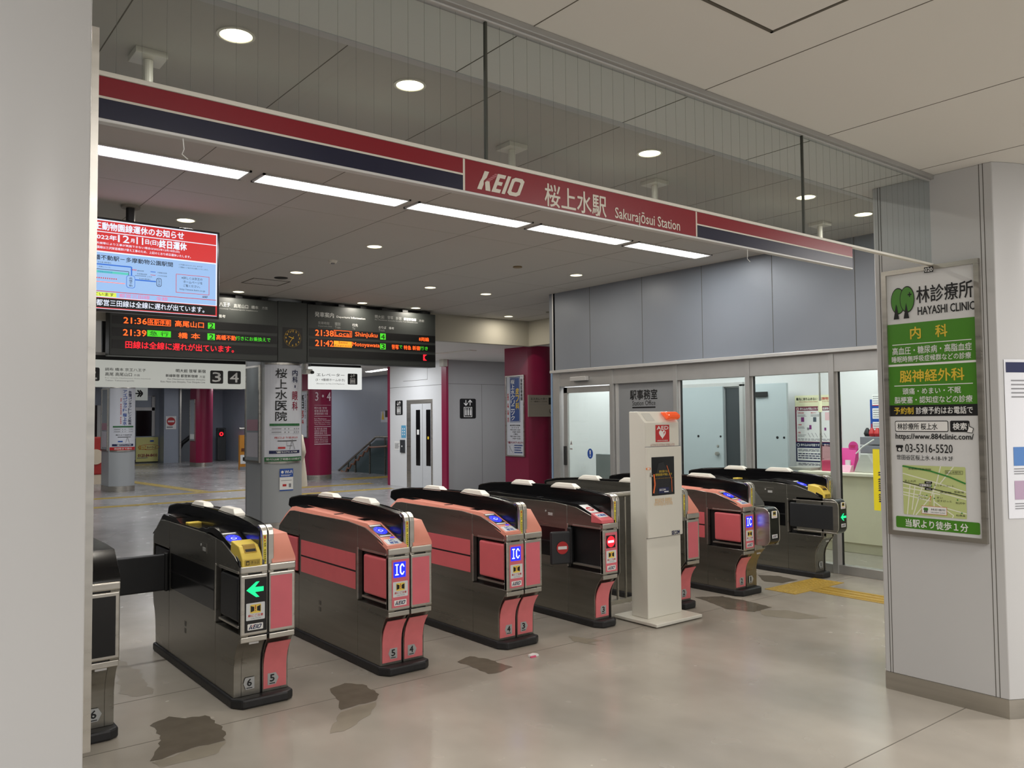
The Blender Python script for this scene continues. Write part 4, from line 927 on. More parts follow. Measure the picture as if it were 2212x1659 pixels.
a = c.bx(150, 640, 251, 641); c.rect(a[0], yv(.862), a[2], yv(.815), sc_yel, 4); T('遅れが出ています', 170, 247, .822, .855, sc_dark, .01) if 0 else None
a = c.bx(178, 640, 246, 641); c.text('遅れています', a[0], yv(.857), a[2], yv(.82), sc_dark, 5, .01)
T('都営三田線　全線', 257, 362, .815, .86, sc_pink, .012)
T('都営三田線は全線に遅れが出ています。', 208, 441, .895, .965, sc_white, .012)
b.build('screen', sc, recalc=False)

# ---- departure boards, mounted on the bulkhead
YD = 11.60
charc = mat('charcoal_board', '#333634', .45); charc2 = mat('charcoal_dark', '#0a0a0a', .4); pl_w = mat('board_white', '#c9cbc8', .5); pl_g = mat('board_grey', '#8d8f8c', .5)
def bxx(px): return at(px, 740, y=YD).x
def dboard(px0, px1, label):
    x0, x1 = bxx(px0), bxx(px1); t = empty('departure_board', ((x0+x1)/2, YD+.12, 2.5), label, 'departure board', 'departure information boards')
    b = B(); b.box(x0, x1, YD, YD+.22, 2.478, 3.36, charc); h = b.build('housing', t, bevel=.01)
    b = B()
    for za, zb_ in ((2.893, 3.0), (2.735, 2.845), (2.572, 2.685)): b.box(x0+.03, x1-.01, YD-.004, YD+.01, za, zb_, charc2)
    b.build('display_row', h)
    b = B(); n = 6
    for k in range(n): x = x0+(x1-x0)*(k+.5)/n; b.box(x-.05, x+.05, YD+.02, YD+.2, 3.36, 3.40, blackm)
    b.box(x0, x1, YD+.16, YD+.24, 3.34, ZI, blackm); b.build('mounting_rail', t)
    return t, h
L, Lh = dboard(236, 600, 'left departure board with orange and green lettering and a red message row')
Rr, Rh = dboard(664, 941, 'right departure board listing a local and a semi express train')
def board_print(h, rows, name='led_lettering'):
    b = B(); c = Cv(b, (0, YD-.005, 0), (1, 0, 0), (0, 0, 1), .001)
    for r in rows:
        kind = r[0]
        if kind == 't': c.ptext(r[1], *r[2], r[3], 3, (r[4] if len(r) > 4 else .01)*.6)
        elif kind == 'r': c.prect(*r[1], r[2], 2)
        elif kind == 'o': a = c.bx(*r[1]); c.frame(*a, .008, r[2], 2)
    b.build(name, h, recalc=False)
la = led_orange
board_print(Lh, [
    ('t', '21:36', (267, 685, 317, 701), la, .03), ('o', (319, 688, 369, 705), la), ('t', '各駅停車', (321, 690, 367, 703), la), ('t', '高尾山口', (378, 692, 440, 709), la, .02), ('r', (449, 697, 464, 711), led_lime), ('t', '2', (452, 698, 461, 710), charc2, .03),
    ('t', '21:39', (266, 711, 316, 727), la, .03), ('r', (318, 713, 369, 729), led_lime), ('t', '急 行', (323, 715, 364, 727), charc2, .015), ('t', '橋 本', (385, 718, 432, 733), la, .02), ('r', (448, 720, 464, 735), led_lime), ('t', '2', (452, 722, 461, 734), charc2, .03),
    ('t', '高幡不動', (467, 723, 509, 736), la), ('t', '行きにお乗換えで', (509, 726, 584, 739), led_lime),
    ('t', '田線は全線に遅れが出ています。', (271, 736, 505, 762), led_red, .02)])
board_print(Rh, [
    ('t', '21:38', (681, 712, 720, 727), la, .03), ('o', (721, 713, 760, 729), la), ('t', 'Local', (724, 716, 757, 727), la), ('t', 'Shinjuku', (767, 717, 815, 732), la, .02), ('r', (821, 720, 833, 734), led_lime), ('t', '4', (823, 722, 831, 733), charc2, .03), ('t', '8両編', (905, 728, 926, 738), la),
    ('t', '21:42', (681, 734, 720, 749), la, .03), ('r', (721, 736, 760, 751), led_amber), ('t', 'Semi', (731, 737, 750, 743), charc2, .0), ('t', 'Express', (723, 744, 758, 750), charc2, 0), ('t', 'Motoyawata', (761, 739, 820, 753), la, .02), ('r', (821, 742, 833, 755), led_lime), ('t', '3', (823, 743, 831, 754), charc2, .03),
    ('t', '笹塚', (846, 744, 861, 755), la), ('t', 'で', (862, 746, 869, 753), led_lime), ('t', '特急', (872, 746, 888, 756), la), ('t', '新宿', (891, 747, 907, 757), la), ('t', '行き', (907, 748, 924, 757), led_lime), ('t', '【', (914, 766, 922, 779), led_red)])
def pprint(h, rows):
    b = B(); c = Cv(b, (0, YD-.001, 0), (1, 0, 0), (0, 0, 1), .001)
    for t, q_, m in rows: c.ptext(t, *q_, m, 1, .01)
    b.build('lettering', h, recalc=False)
pprint(Lh, [('京王八王子', (458, 651, 497, 663), pl_w), ('高尾山口', (505, 656, 536, 667), pl_g), ('橋本', (543, 660, 558, 668), pl_g), ('方面', (566, 662, 578, 669), pl_g), ('Keio-hachioji Takaosanguchi Hashimoto', (462, 664, 557, 674), pl_g), ('備考', (472, 679, 487, 687), pl_w),
            ('発車案内', (255, 632, 296, 645), pl_w), ('Departure Information', (302, 636, 364, 648), pl_g)])
pprint(Rh, [('発車案内', (680, 673, 721, 687), pl_w), ('Departure Information', (727, 682, 789, 692), pl_w), ('発車時刻', (687, 694, 711, 702), pl_g), ('Departure time', (687, 702, 717, 708), pl_g), ('種別', (723, 696, 735, 704), pl_g), ('Train', (723, 704, 735, 710), pl_g), ('行先', (761, 699, 773, 706), pl_w), ('To', (761, 707, 767, 712), pl_g),
            ('明大前', (810, 680, 830, 689), pl_g), ('笹塚', (837, 682, 849, 690), pl_g), ('新宿', (855, 684, 867, 692), pl_g), ('都営新宿線', (872, 686, 899, 694), pl_w), ('方面', (905, 690, 916, 696), pl_g), ('For Meidaimae Sasazuka Shinjuku Toei Shinjuku Line', (810, 689, 902, 699), pl_g), ('のりば', (818, 704, 834, 711), pl_w), ('Track', (818, 711, 831, 716), pl_g), ('備考', (840, 706, 851, 712), pl_w)])
# clock unit between the boards
x0, x1 = bxx(600)+.005, bxx(664)-.005; cl = empty('station_clock', ((x0+x1)/2, YD+.1, 2.5), 'dark clock unit with amber numerals between the departure boards', 'clock')
b = B(); b.box(x0, x1, YD+.004, YD+.2, 2.478, 3.37, charc); b.build('housing', cl, bevel=.006)
b = B(); c = Cv(b, (0, YD+.003, 0), (1, 0, 0), (0, 0, 1), .001); u, v = c.uv(632, 730.5); R0 = .135
c.rect(u-R0-.02, v-R0-.02, u+R0+.02, v+R0+.02, charc2, 1)
amb = emi('clock_amber', '#d0a030', .55); ambd = mat('clock_dim', '#5a4a18', .5)
c.disc(u, v, R0, ambd, 2); c.disc(u, v, R0-.006, charc2, 3)
for k in range(12):
    an = math.pi/2-2*math.pi*(k+1)/12; cx, cy = u+.105*math.cos(an), v+.105*math.sin(an); w = .017 if k > 8 else (.010 if k else .004); c.text(str(k+1), cx-w, cy-.014, cx+w, cy+.014, amb, 4)
for k in range(60):
    an = 2*math.pi*k/60; c.disc(u+.127*math.cos(an), v+.127*math.sin(an), .0018, amb, 4, n=6)
an = math.pi/2-2*math.pi*(9+36/60)/12; c.line([(u-.02*math.cos(an), v-.02*math.sin(an)), (u+.065*math.cos(an), v+.065*math.sin(an))], .009, amb, 5)
an = math.pi/2-2*math.pi*36/60; c.line([(u-.03*math.cos(an), v-.03*math.sin(an)), (u+.10*math.cos(an), v+.10*math.sin(an))], .006, amb, 6)
b.build('dial', cl, recalc=False)

# ---- white guide sign and the lit elevator sign
YS = 12.08
def X12(px, py=800): return at(px, py, y=YS).x
gs = empty('guide_sign', (3.6, YS+.08, 2.1), 'white platform guide sign with black 3 and 4 squares', 'sign')
x0, x1 = X12(150), X12(531); zt, zb = at(400, 783, y=YS).z, at(400, 838, y=YS).z
b = B(); b.box(x0, x1, YS, YS+.16, zb, zt, emi('guide_face', '#d8d9d0', .5)); f_ = b.build('face', gs, bevel=.008)
b = B(); b.box(x0, x1, YS+.01, YS+.15, zt, zt+.06, blackm); b.box(x0, x1, YS+.02, YS+.14, zt+.06, zt+.10, alu_l)
for hx in (x0+.4, x1-.5): b.box(hx, hx+.06, YS+.05, YS+.11, zt+.10, ZB, blackm)
b.build('mount_bar', gs)
b = B(); c = Cv(b, (0, YS-.001, 0), (1, 0, 0), (0, 0, 1), .0012)
def sq(px0, py0, px1, py1, t):
    a = c.bx(px0, py0, px1, py1); c.rrect(*a, .02, black, 1); w = a[2]-a[0]; h = a[3]-a[1]; c.text(t, a[0]+w*.18, a[1]+h*.14, a[2]-w*.18, a[3]-h*.14, white, 2, .02)
sq(454, 800, 482, 829, '3'); sq(492, 801, 520, 830, '4'); sq(182, 793, 215, 823, '2')
c.ptext('調布 橋本 京王八王子', 227, 794, 315, 803, black, bold=.01); c.ptext('高尾 高尾山口', 227, 804, 285, 813, black, bold=.01); c.ptext('方面', 289, 808, 302, 813, black)
c.ptext('For Chofu Hashimoto Keio-hachioji', 227, 815, 325, 820, greyp); c.ptext('Takao Takaosanguchi', 227, 820, 289, 825, greyp)
c.ptext('明大前 笹塚 新宿', 380, 797, 444, 806, black, bold=.02); c.ptext('新線新宿 都営新宿線', 358, 808, 427, 816, black, bold=.02); c.ptext('方面', 431, 811, 443, 817, black)
c.ptext('For Meidaimae Sasazuka Shinjuku', 362, 817, 443, 823, greyp, bold=.01); c.ptext('Keio New Line Shinjuku, Toei Shinjuku Line', 347, 822, 443, 829, greyp, bold=.01)
b.build('lettering', f_, recalc=False)
es = empty('elevator_sign', (5.9, YS+.08, 2.1), 'lit white elevator sign under the right departure board', 'sign')
x0, x1 = X12(673), X12(782); zt, zb = at(730, 793, y=YS).z, at(730, 841, y=YS).z
b = B(); b.box(x0, x1, YS, YS+.14, zb, zt, signlit); f_ = b.build('face', es, bevel=.008)
b = B(); b.box(x0, x1-.01, YS+.02, YS+.12, zt, zt+.05, blackm); b.box(x0+.1, x0+.15, YS+.04, YS+.10, zt+.04, ZB-.02+.02, blackm); b.box(x1-.15, x1-.1, YS+.04, YS+.10, zt+.04, ZB-.02+.02, blackm); b.build('mount_bar', es)
b = B(); c = Cv(b, (0, YS-.001, 0), (1, 0, 0), (0, 0, 1), .0012)
c.ptext('エレベーター', 684, 806, 744, 814, black, bold=.01); c.ptext('(3・4番線ホームゆき)', 682, 817, 745, 825, greyp, bold=.01); c.ptext('Elevator to No.3-4 Platform', 684, 827, 744, 831, greyp)
def lift_icon(c, a, m=white):
    x0, y0, x1, y1 = a; w, h = x1-x0, y1-y0; X = lambda t: x0+w*t; Yv = lambda t: y0+h*t
    c.rrect(x0, y0, x1, y1, min(w, h)*.08, black, 1)
    c.rect(X(.24), Yv(.08), X(.76), Yv(.58), m, 2); c.rect(X(.28), Yv(.11), X(.72), Yv(.55), black, 3)
    for k in (.36, .5, .64): c.rect(X(k-.045), Yv(.16), X(k+.045), Yv(.43), m, 4); c.disc(X(k), Yv(.48), w*.042, m, 4, n=10)
    for k, s in ((.37, -1), (.63, 1)):
        c.line([(X(k), Yv(.66)), (X(k), Yv(.93))], w*.05, m, 2); t = .93 if s > 0 else .66; d = -s*.12
        c.line([(X(k-.12), Yv(t+d)), (X(k), Yv(t)), (X(k+.12), Yv(t+d))], w*.05, m, 2)
lift_icon(c, c.bx(751, 807, 772, 831)); b.build('lettering', f_, recalc=False)
# security camera
p = at(662, 805, y=12.0); cmr = empty('security_camera', (p.x, 12.0, 2.5), 'white security camera beside the elevator sign', 'security camera')
b = B(); b.box(p.x-.05, p.x+.06, 11.9, 12.1, p.z-.02, p.z+.05, white_enamel); b.build('body', cmr, bevel=.012)
b = B(); b.cyl((p.x+.045, 11.87, p.z+.0), .024, .05, 'y', black, 16); b.build('camera_lens', cmr)
b = B(); b.box(p.x-.04, p.x-.01, 12.0, 12.06, p.z+.05, ZB-.02, white_enamel); b.build('bracket', cmr)
# ================================================================== posters on columns
def framed(name, label, cat, O, R, u0, u1, z0, z1, depth, fr, fm, draw, kindm=white, eps=.0008):
    """framed poster standing proud of a face: O on the face, R to the reader's right, N outwards"""
    R = Vector(R); U = Vector((0, 0, 1)); N = R.cross(U); O = Vector(O); t = empty(name, O+R*((u0+u1)/2)+U*z0, label, cat)
    def W(u, v, w): return tuple(O+R*u+U*v+N*w)
    b = B(lambda p: W(*p))
    for q in (((u0, z0), (u1, z0), (u1-fr, z0+fr), (u0+fr, z0+fr)), ((u0, z1), (u1, z1), (u1-fr, z1-fr), (u0+fr, z1-fr)), ((u0, z0), (u0, z1), (u0+fr, z1-fr), (u0+fr, z0+fr)), ((u1, z0), (u1, z1), (u1-fr, z1-fr), (u1-fr, z0+fr))): b.prism(list(q), 'z', .001, depth, fm)
    b.build('frame', t)
    b = B(lambda p: W(*p)); b.box(u0+fr, u1-fr, z0+fr, z1-fr, .001, depth*.55, kindm); sh = b.build('poster_sheet', t)
    b = B(); c = Cv(b, O+N*(depth*.55), R, U, eps); draw(c, u0+fr, u1-fr, z0+fr, z1-fr); b.build('print', sh, recalc=False)
    return t
# Hayashi style clinic poster on the right column
def clinic(c, u0, u1, z0, z1):
    w, h = u1-u0, z1-z0
    X = lambda t: u0+w*t; V = lambda t: z1-h*t
    R_ = lambda a, b_, a2, b2, m, L=1: c.rect(X(a), V(b2), X(a2), V(b_), m, L)
    T_ = lambda t, a, b_, a2, b2, m, bold=0.008, L=3: c.text(t, X(a), V(b2), X(a2), V(b_), m, L, bold)
    gr = greenp
    T_('林診療所', .355, .058, .98, .122, black, .012); T_('HAYASHI CLINIC', .365, .137, .995, .168, black, .02)
    for cx, cy in ((.135, .105), (.245, .102)):
        c.disc(X(cx), V(cy), w*.088, black, 2 if cx < .2 else 4, ry=h*.052); c.disc(X(cx), V(cy), w*.081, mat('tree_green', '#4c8a30', .4), 3 if cx < .2 else 5, ry=h*.048)
    for cx in (.115, .235): c.poly([(X(cx-.036), V(.176)), (X(cx+.03), V(.176)), (X(cx-.002), V(.115))], black, 6)
    R_(.255, .082, .30, .087, black, 6); R_(.272, .075, .283, .094, black, 6)
    R_(0, .195, 1, .353, gr); R_(0, .353, 1, .361, white, 2); R_(0, .361, 1, .513, gr); R_(0, .513, 1, .556, black)
    T_('内', .27, .212, .39, .258, yelp, .02); T_('科', .56, .212, .69, .258, yelp, .02); R_(.05, .275, .95, .278, white, 2)
    T_('高血圧・糖尿病・高脂血症', .05, .287, .95, .316, white); T_('睡眠時無呼吸症候群などの診療', .04, .322, .94, .346, white)
    T_('脳神経外科', .13, .378, .86, .424, yelp, .02); R_(.06, .436, .95, .439, white, 2)
    T_('頭痛・めまい・不眠', .16, .447, .82, .472, white); T_('脳梗塞・認知症などの診療', .06, .480, .94, .506, white)
    T_('予約制', .05, .521, .28, .548, yelp, .015); T_('診療予約はお電話で', .31, .521, .94, .548, white, .012)
    c.rrect(X(.055), V(.616), X(.67), V(.574), .008, black, 1); c.rrect(X(.062), V(.613), X(.663), V(.577), .006, white, 2); T_('林診療所 桜上水', .085, .583, .55, .608, black, .015)
    c.rrect(X(.69), V(.616), X(.90), V(.574), .008, black, 1); T_('検索', .72, .582, .87, .608, white, .02)
    c.poly([(X(.87), V(.618)), (X(.93), V(.62)), (X(.945), V(.602)), (X(.90), V(.594)), (X(.895), V(.583)), (X(.885), V(.583)), (X(.885), V(.60))], black, 4); c.poly([(X(.875), V(.616)), (X(.926), V(.618)), (X(.938), V(.603)), (X(.895), V(.596)), (X(.892), V(.585)), (X(.888), V(.585)), (X(.89), V(.602))], white, 5)
    T_('https://www.884clinic.com/', .06, .623, .94, .65, black, .02)
    c.rrect(X(.07), V(.693), X(.135), V(.678), .004, black, 3); c.rrect(X(.06), V(.678), X(.145), V(.668), .004, black, 3); c.disc(X(.103), V(.685), w*.018, white, 4)
    T_('03-5316-5520', .17, .663, .71, .695, black, .008); T_('世田谷区桜上水 4-18-19 2F', .065, .705, .71, .725, black, .003)
    mg = mat('map_green', '#c6d28c', .5); rd = mat('map_road', '#eef0dc', .5)
    c.rrect(X(.13), V(.935), X(.84), V(.745), .006, mg, 1)
    M = lambda pts, wd, m, L=2: c.line([(X(.13+.71*a), V(.745+.19*b_)) for a, b_ in pts], wd, m, L)
    for pts in ([(0, .17), (.55, .33), (1, .48)], [(0, .37), (1, .62)], [(0, .46), (.3, .5), (.6, .56)], [(0, .55), (.4, .62)], [(0, .6), (.45, .70)], [(.12, .38), (.06, 1)], [(.2, .40), (.14, .9)], [(.32, .42), (.16, 1)], [(.62, 0), (.55, .33), (.46, .6), (.2, 1)], [(.82, 0), (.6, .35)], [(.5, .55), (.5, .8)], [(.5, .7), (.8, .95), (.78, 1)], [(.7, .82), (1, .9)]): M(pts, .006, rd)
    M([(0, .02), (.45, .10), (.75, .2), (1, .32)], .009, mat('map_line_green', '#3a8a3c', .5), 3); M([(0, .34), (1, .57)], .004, black, 3)
    for t, a, b_, a2, b2 in (('首都高4号新宿線', .1, .05, .47, .09), ('至上北沢', .03, .30, .22, .34), ('桜上水駅', .28, .37, .46, .41), ('キッチンコート', .51, .36, .82, .40), ('至新宿', .82, .47, .97, .51), ('京王線', .6, .49, .78, .53), ('まい', .55, .60, .64, .64), ('ばすけっと', .55, .66, .78, .70), ('松沢中', .84, .68, .98, .72), ('松原高', .84, .92, .98, .96), ('セブン', .25, .58, .37, .62), ('イレブン', .25, .63, .42, .67), ('桜上水駅北', .70, .09, .94, .13)):
        c.text(t, X(.13+.71*a), V(.745+.19*b2), X(.13+.71*a2), V(.745+.19*b_), black, 5)
    c.frame(X(.13+.71*.27), V(.745+.19*.42), X(.13+.71*.47), V(.745+.19*.36), .002, black, 5); c.rect(X(.13+.71*.27), V(.745+.19*.42), X(.13+.71*.47), V(.745+.19*.36), white, 4)
    for t, y in (('北口', .31), ('南口', .44)): c.rrect(X(.13+.71*.36), V(.745+.19*(y+.045)), X(.13+.71*.48), V(.745+.19*y), .002, black, 4); c.text(t, X(.13+.71*.385), V(.745+.19*(y+.037)), X(.13+.71*.455), V(.745+.19*(y+.008)), white, 5)
    c.frame(X(.13+.71*.69), V(.745+.19*.145), X(.13+.71*.96), V(.745+.19*.075), .0015, black, 4)
    for a, b_ in ((.39, .59), (.51, .64), (.47, .40), (.87, .64), (.93, .89)): c.disc(X(.13+.71*a), V(.745+.19*b_), .004, mat('map_line_green', '#3a8a3c', .5), 5, n=12)
    om_ = mat('map_orange', '#e07a40', .5); c.disc(X(.13+.71*.45), V(.745+.19*.61), .004, om_, 5, n=12); M([(.45, .61), (.42, .80)], .0012, om_, 4); M([(.45, .61), (.455, .80)], .0012, om_, 4)
    c.rect(X(.13+.71*.30), V(.745+.19*.96), X(.13+.71*.70), V(.745+.19*.80), om_, 4); c.rect(X(.13+.71*.305), V(.745+.19*.952), X(.13+.71*.695), V(.745+.19*.808), white, 5)
    for a in (.355, .385): c.disc(X(.13+.71*a), V(.745+.19*.865), .008, mat('tree_green', '#4c8a30', .4), 6, ry=.009, n=14); c.rect(X(.13+.71*a)-.003, V(.745+.19*.93), X(.13+.71*a)+.003, V(.745+.19*.89), black, 7)
    c.text('林診療所', X(.13+.71*.45), V(.745+.19*.885), X(.13+.71*.68), V(.745+.19*.84), black, 6); c.text('HAYASHI CLINIC', X(.13+.71*.45), V(.745+.19*.93), X(.13+.71*.68), V(.745+.19*.905), black, 6)
    c.rrect(X(.035), V(.988), X(.975), V(.944), .008, gr, 1); T_('当駅より徒歩１分', .15, .952, .85, .982, white, .02)
framed('clinic_poster', 'tall green and white clinic poster in a steel frame on the right column', 'poster', (4.80, 0, 0), (0, -1, 0), -2.492, -1.948, .910, 2.457, .028, .026, steel, clinic, mat('paper_white', '#dfe0e0', .25))
b = B(); c = Cv(b, (4.7715, 0, 0), (0, -1, 0), (0, 0, 1), .0006); a = c.bx(1996, 578, 2016, 587); c.rect(*a, black, 1); c.text('020', a[0]+.004, a[1]+.005, a[2]-.004, a[3]-.005, white, 2, .02)
tag(b.build('number_tag', recalc=False), 'small black tag numbered 020 on top of the clinic poster frame', 'tag')
framed('steel_framed_poster', 'steel edged poster frame seen edge-on on the left column', 'poster', (.371, 0, 0), (0, 1, 0), 1.935, 2.49, .915, 2.457, .026, .026, steel, lambda c, *a: c.rect(a[0], a[2], a[1], a[3], mat('paper_white', '#dfe0e0', .25), 1))
# notice on the curved front of the right column
b = B()
def arc(t, e=.004): x = 4.80+.70*t; return x, 1.875-.11*4*t*(1-t)-e
ts = [.035+.012*i for i in range(40)]
for t0, t1 in zip(ts, ts[1:]):
    (xa, ya), (xb, yb) = arc(t0), arc(t1); b.face([(xa, ya, 1.05), (xb, yb, 1.05), (xb, yb, 1.90), (xa, ya, 1.90)], mat('notice_white', '#e6e8ee', .4))
    (xa, ya), (xb, yb) = arc(t0, .0055), arc(t1, .0055)
    if t0 > .04: b.face([(xa, ya, 1.83), (xb, yb, 1.83), (xb, yb, 1.885), (xa, ya, 1.885)], navyp)
    if t0 > .075:
        b.face([(xa, ya, 1.33), (xb, yb, 1.33), (xb, yb, 1.43), (xa, ya, 1.43)], mat('photo_sky', '#5a86c4', .4)); b.face([(xa, ya, 1.345), (xb, yb, 1.345), (xb, yb, 1.39), (xa, ya, 1.39)], mat('photo_dark', '#3a3d44', .4)) if 0 else None
        b.face([(xa, ya, 1.15), (xb, yb, 1.15), (xb, yb, 1.25), (xa, ya, 1.25)], mat('photo_blossom', '#b8a0b8', .4))
        for k in range(5): b.face([(xa, ya, 1.695+.022*k), (xb, yb, 1.695+.022*k), (xb, yb, 1.702+.022*k), (xa, ya, 1.702+.022*k)], greyp)
        for k in range(3): b.face([(xa, ya, 1.285+.013*k), (xb, yb, 1.285+.013*k), (xb, yb, 1.290+.013*k), (xa, ya, 1.290+.013*k)], greyp); b.face([(xa, ya, 1.10+.013*k), (xb, yb, 1.10+.013*k), (xb, yb, 1.105+.013*k), (xa, ya, 1.105+.013*k)], greyp)
tag(b.build('paper_notice', recalc=False), 'large white notice with navy header wrapped on the right column', 'notice')

# curved poster of the hospital column; flat poster on its flank
def curved_poster(x0, x1, ya, bow, z0, z1, label, rows, name='curved_poster', fr=.03):
    t = empty(name, ((x0+x1)/2, ya-bow, z0), label, 'poster')
    def W(u, v, L): k = u; return (x0+(x1-x0)*k, ya-bow*4*k*(1-k)-.012-.004*L, v)
    n = 16; b = B()
    for i in range(n):
        a, d = i/n, (i+1)/n; b.face([W(a, z0, 0), W(d, z0, 0), W(d, z1, 0), W(a, z1, 0)], mat('poster_white', '#d6d9e2', .3))
    b.build('poster_sheet', t, recalc=False)
    b = B()
    for i in range(n):
        a, d = i/n, (i+1)/n
        for za, zb_ in ((z0-fr, z0), (z1, z1+fr)): b.face([W(a, za, 4), W(d, za, 4), W(d, zb_, 4), W(a, zb_, 4)], steel)
    b.build('frame', t, recalc=False)
    b = B(); H = z1-z0
    class CC(Cv):
        def p(s, u, v, L): return Vector(W(u, z1-H*(1-v), L))
    c = CC(b, (0, 0, 0), (1, 0, 0), (0, 0, 1))
    def rect(u0, v0, u1, v1, m, L=1):
        k = max(1, int((u1-u0)*12))
        for i in range(k): c.poly([(u0+(u1-u0)*i/k, v0), (u0+(u1-u0)*(i+1)/k, v0), (u0+(u1-u0)*(i+1)/k, v1), (u0+(u1-u0)*i/k, v1)], m, L)
    c.rect = rect; rows(c); b.build('print', t, recalc=False); return t
def table(c, v0, v1, hd):
    c.rect(.10, v1-.025, .92, v1, hd, 1)
    for k in range(2):
        for j, u in enumerate((.45, .55, .73, .81, .88)): c.disc(u, v1-.055-.035*k, .012, black, 2, ry=.006, n=8)
        c.rect(.14, v1-.058-.035*k, .36, v1-.050-.035*k, greyp, 2)
    for v in (v1-.037, v1-.072, v1-.107): c.rect(.10, v, .92, v+.0015, greyp, 1)
def hosp(c):
    c.textv('桜上水医院', .22, .41, .50, .965, black, 2, .02); c.textv('内科・', .66, .74, .84, .955, navyp, 2, .02); c.textv('眼科', .66, .52, .84, .73, mat('plum_print', '#8a1a3a', .5), 2, .02)
    table(c, .27, .39, mat('pine_print', '#2a6a3c', .5))
    c.text('南口より徒歩2分', .20, .235, .85, .255, redp, 2, .01); c.rect(.27, .207, .80, .215, black, 2)
    c.line([(.66, .225), (.58, .12)], .012, greyp, 2); c.line([(.66, .205), (.74, .12)], .012, greyp, 2); c.line([(.5, .21), (.5, .16), (.66, .16)], .008, greyp, 2); c.rect(.28, .13, .46, .15, redp, 2)
    c.rect(.09, .08, .92, .112, navyp, 1); c.text('☎5374-6788', .24, .086, .82, .106, white, 2, .02)
    c.rect(0, .0, 1, .045, mat('pine_print', '#2a6a3c', .5), 1); c.text('受付は終了時間の15分前まで', .03, .012, .97, .034, white, 2, .01)
curved_poster(4.68, 5.25, 11.795, .135, 1.02, 2.44, 'tall white hospital poster wrapped on the grey column under the clock', hosp)
def lens(c):
    c.textv('各種コンタクトレンズ販売', .68, .40, .82, .96, navyp, 2, .02); c.textv('アイコンタクト', .46, .62, .62, .97, bluep, 2, .02); c.textv('桜上水', .46, .40, .62, .60, bluep, 2, .03); dashes(c, .35, .42, .40, .84, 14, redp, 2)
    table(c, .28, .39, mat('pine_print', '#2a6a3c', .5)); c.text('南口より徒歩2分', .2, .235, .85, .255, black, 2, .01); c.rect(.27, .207, .80, .215, black, 2)
    c.line([(.66, .22), (.58, .12)], .012, greyp, 2); c.line([(.66, .205), (.74, .12)], .012, greyp, 2); c.rect(.28, .13, .46, .15, bluep, 2)
    c.rect(.08, .065, .92, .1, navyp, 1); c.text('☎5374-6788', .24, .072, .82, .094, white, 2, .02); c.rect(0, 0, 1, .05, redp, 1); c.text('夜8時まで受付', .15, .01, .85, .038, white, 2, .01)
curved_poster(4.63, 5.18, 21.015, .125, .97, 2.42, 'white contact lens poster wrapped on the farther grey column', lens)
for X, y0, y1, z0, z1, lab in ((4.66, -12.44, -11.86, 1.0, 2.44, 'pale glazed notice case on the flank of the column under the boards'), (4.62, -21.72, -21.08, .96, 2.42, 'pale glazed notice case on the flank of the farther grey column')):
    framed('notice_case', lab, 'notice case', (X, 0, 0), (0, -1, 0), y0, y1, z0, z1, .03, .03, steel, lambda c, a, b_, d, e: (c.rect(a, d, b_, e, mat('case_grey', '#a9b0b6', .15), 1), c.rect(a+.04, d+.05, b_-.04, d+(e-d)*.30, mat('case_paper', '#c8c4cc', .4), 2), c.rect(a+.04, d+(e-d)*.32, b_-.04, d+(e-d)*.44, mat('case_rose', '#b48a98', .4), 2)), mat('case_grey', '#a9b0b6', .15), .002)
# wifi sticker
b = B(); c = Cv(b, (0, 11.80-.146, 0), (1, 0, 0), (0, 0, 1), .0012); a = c.bx(604, 1013, 633, 1059); w = a[2]-a[0]; h = a[3]-a[1]
c.rect(*a, white, 1); c.rect(a[0], a[1]+h*.62, a[2], a[3], bluep, 2); c.text('Wi-Fi', a[0]+w*.38, a[1]+h*.78, a[2]-w*.06, a[1]+h*.92, white, 3, .03); c.disc(a[0]+w*.2, a[1]+h*.85, w*.1, white, 3); lines(c, a[0]+w*.1, a[1]+h*.66, a[2]-w*.1, a[1]+h*.74, 2, white, 3)
c.rect(a[0]+w*.22, a[1]+h*.2, a[0]+w*.5, a[1]+h*.3, redp, 2); c.rect(a[0]+w*.68, a[1]+h*.15, a[0]+w*.85, a[1]+h*.32, greyp, 2); c.rect(a[0], a[1], a[2], a[1]+h*.05, bluep, 2); c.rect(a[0]+w*.1, a[1]+h*.46, a[2]-w*.1, a[1]+h*.48, greyp, 2)
tag(b.build('wireless_sticker', recalc=False), 'blue and white wireless sticker on the column below the hospital poster', 'sticker')

# ---- magenta column printing
def col34(c, *_):
    pass
b = B(); c = Cv(b, (0, 21.32-.165, 0), (1, 0, 0), (0, 0, 1), .003); wt = mat('column_print', '#e2ccd4', .5)
c.ptext('3・4', 681, 847, 714, 866, wt, bold=.015); 
for y in (875, 899, 921, 940, 959): c.prect(679, y, 714, y+.6, wt)
c.ptext('明大前 笹塚', 679, 879, 706, 884, wt); c.ptext('新線 都営新宿', 679, 885, 708, 890, wt); c.ptext('都営新宿線 方面', 679, 891, 708, 896, wt)
for k, t in enumerate(('For Meidaimae', 'Sasazuka Shinjuku', 'Keio New Line Shinjuku', 'Toei Shinjuku Line')): c.ptext(t, 679, 903+4*k, 705 if k == 0 else 713, 906+4*k, wt)
for k, t in enumerate(('往 明大前 笹塚', '往新宿 及都営新宿', '都营新宿线 方向')): c.ptext(t, 679, 924+5*k, 706, 928+5*k, wt)
for k, t in enumerate(('메이다이마에 사사즈카', '신주쿠 게이오신선', '도에이 신주쿠선 방면')): c.ptext(t, 679, 943+5*k, 708, 947+5*k, wt)
tag(b.build('column_lettering', recalc=False), 'white platform 3 and 4 lettering on the magenta column', 'lettering')
